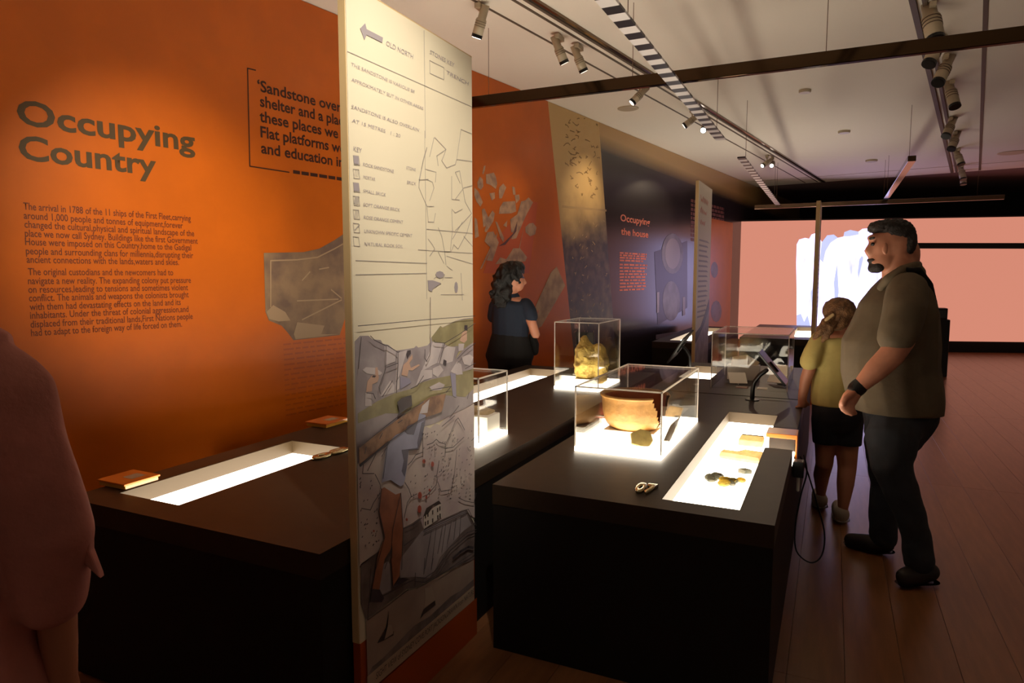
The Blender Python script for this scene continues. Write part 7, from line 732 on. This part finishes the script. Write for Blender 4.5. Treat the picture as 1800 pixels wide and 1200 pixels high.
# man
p = PE['man']; man = empty('person', p['base'], 'man in a brown polo shirt and jeans walking left past the table', 'person', None)
b = MB(); E(b, p['ell']); T(b, p['nose']); T(b, p['lips']); 
for k in ('neck', 'torso', 'armL', 'armR', 'legN', 'legF', 'footN', 'footF', 'palm', 'palmR'): T(b, p[k])
for f_ in p['fingers']+p['fingersR']: T(b, f_, seg=8)
fuse('body', b, 'skin', man, .0075, 3)
fuse('hair', E(MB(), p['hair']), 'hair_dark', man, .007, 1, lambda v: noise.noise_vector(v*70)*(.004 if v.z < 1.72 else .009))
fuse('beard', E(MB(), p['beard']), 'hair_dark', man, .007, 2)
b = MB()
for k in ('shirt', 'sleeveL', 'sleeveR'): T(b, p[k])
po = fuse('polo_shirt', b, 'polo', man, .011, 4, lambda v: noise.noise_vector(Vector((v.x*9, v.y*9, v.z*5)))*.008)
hem(po, p['shirt'][-1][2]-.012)
fuse('collar', T(MB(), p['collar']), 'polo', po, .01, 2)
b = MB()
for k in ('jeans', 'jeansN', 'jeansF'): T(b, p[k])
hem(fuse('jeans', b, 'jeans_cloth', man, .011, 4, lambda v: noise.noise_vector(v*14)*.006), .035)
shoe(man, p['shoeN'], 'leather'); shoe(man, p['shoeF'], 'leather')
for e_ in p['eyes']: E(MB(), [e_]).build('eye', 'hair_dark', man, True)
for e_ in p['brows']: T(MB(), e_, seg=6).build('eyebrow', 'hair_dark', man, True)
mb = MB(); T(mb, p['watch']); wt = fuse('wristwatch', mb, 'black_plastic', man, .006, 2)
bg = MB(); T(bg, p['bag']); bgo = fuse('backpack', bg, 'black_cloth', man, .012, 4)
fuse('backpack_strap', T(MB(), p['strap']), 'black_cloth', bgo, .008, 2)
# girl
p = PE['girl']; girl = empty('person', p['base'], 'girl in a yellow t-shirt and dark shorts seen from behind', 'person', None)
b = MB(); E(b, p['ell'])
for k in ('neck', 'torso', 'armL', 'armR', 'legL', 'legR', 'footL', 'footR', 'palmL', 'palmR'): T(b, p[k])
for f_ in p['fingersL']+p['fingersR']: T(b, f_, seg=8)
fuse('body', b, 'skin_girl', girl, .008, 3)
b = E(MB(), p['hair']); hr = fuse('hair', b, 'hair_brown', girl, .009, 2, lambda v: noise.noise_vector(v*40)*.006)
b = MB(); T(b, p['tail']); T(b, p['tail2']); fuse('ponytail', b, 'hair_brown', hr, .008, 2, lambda v: noise.noise_vector(v*50)*.008); fuse('hair_clip', T(MB(), p['clip']), 'cream_edge', hr, .005, 1)
b = MB()
for k in ('shirt', 'sleeveL', 'sleeveR'): T(b, p[k])
hem(fuse('t_shirt', b, 'yellow_shirt', girl, .01, 3, lambda v: noise.noise_vector(Vector((v.x*12, v.y*12, v.z*6)))*.007), p['shirt'][-1][2]-.02)
b = MB()
for k in ('shorts', 'shortL', 'shortR'): T(b, p[k])
hem(fuse('shorts', b, 'navy_cloth', girl, .01, 3), p['shortL'][-1][2]-.01)
shoe(girl, p['shoeL'], 'canvas_shoe'); shoe(girl, p['shoeR'], 'canvas_shoe')
# woman
p = PE['woman']; wo = empty('person', p['base'], 'woman with long curly black hair and navy top by the orange wall', 'person', None)
b = MB(); E(b, p['ell']); T(b, p['nose'])
for k in ('neck', 'torso', 'armL', 'armR', 'legL', 'legR', 'hand'): T(b, p[k])
for f_ in p['fingers']: T(b, f_, seg=8)
fuse('body', b, 'skin', wo, .009, 2)
b = E(MB(), p['hair'])
for c in p['curls']: T(b, c, seg=8)
fuse('hair', b, 'hair_black', wo, .012, 1, lambda v: noise.noise_vector(v*24)*.02)
b = MB()
for k in ('shirt', 'sleeveL', 'sleeveR'): T(b, p[k])
fuse('t_shirt', b, 'navy_shirt', wo, .012, 3)
b = MB()
for k in ('trousers', 'trL', 'trR'): T(b, p[k])
fuse('trousers', b, 'black_cloth', wo, .014, 3)
shoe(wo, p['shoeL'], 'leather'); shoe(wo, p['shoeR'], 'leather'); fuse('handbag', T(MB(), p['bag']), 'black_cloth', wo, .012, 3); T(MB(), p['glasses'], False, 6).build('spectacles', 'black_plastic', wo)
# nearest visitor
p = PE['front']; fv = empty('person', p['base'], 'visitor in a loose pink blouse cut off by the left frame edge', 'person', None)
b = MB()
for k in ('torso', 'neck', 'armR', 'armL', 'hand', 'handL'): T(b, p[k])
E(b, p['head']); hc = Vector(p['head'][0][:3]); fw_ = Vector((-math.sin(math.radians(25.3)), math.cos(math.radians(25.3)), 0)); b.tube([hc+fw_*.105+Vector((0,0,.02)), hc+fw_*.125-Vector((0,0,.02))], [.012, .016], 8)
for k in (-1, 1): b.ell(hc+CR*(.098*k)+Vector((0,0,-.01)), .012, .03, .02, CR)
for f_ in p['fingers']+p['fingersL']: T(b, f_, seg=8)
for k in (-1, 1): b.tube([CR*(.1*k)+Vector((-.18,-.02,.75)), CR*(.1*k)+Vector((-.18,-.02,.45)), CR*(.1*k)+Vector((-.18,-.02,.1))], [.10, .07, .045], 12); b.tube([CR*(.1*k)+Vector((-.18,-.04,.045)), CR*(.1*k)+Vector((-.24,.12,.035))], [.045, .035], 10)
fuse('body', b, 'skin_girl', fv, .012, 3)
b = MB(); T(b, p['blouse']); T(b, p['sleeveR']); T(b, p['sleeveL'])
bl = fuse('blouse', b, 'pink_linen', fv, .011, 4, lambda v: noise.noise_vector(Vector((v.x*11, v.y*11, v.z*3.2)))*.022)
P = [Vector(c[:3]) for c in p['flap'][0]]; vw = Vector((math.sin(math.radians(25.3)), -math.cos(math.radians(25.3)), 0))
MB().prism([c-vw*.01 for c in P], vw*.02).build('sleeve_cuff', 'pink_linen', bl, bevel=.004)
b = MB()
for k in (-1, 1): b.tube([CR*(.1*k)+Vector((-.18,-.02,.80)), CR*(.1*k)+Vector((-.18,-.02,.45)), CR*(.1*k)+Vector((-.18,-.02,.08))], [.13, .11, .10], 14)
fuse('trousers', b, 'black_cloth', fv, .014, 3); fuse('hair', E(MB(), p['hair']), 'hair_dark', fv, .012, 2)
for o in bpy.data.objects:
    if o.get('kind') == 'structure' and o.get('label'): pass
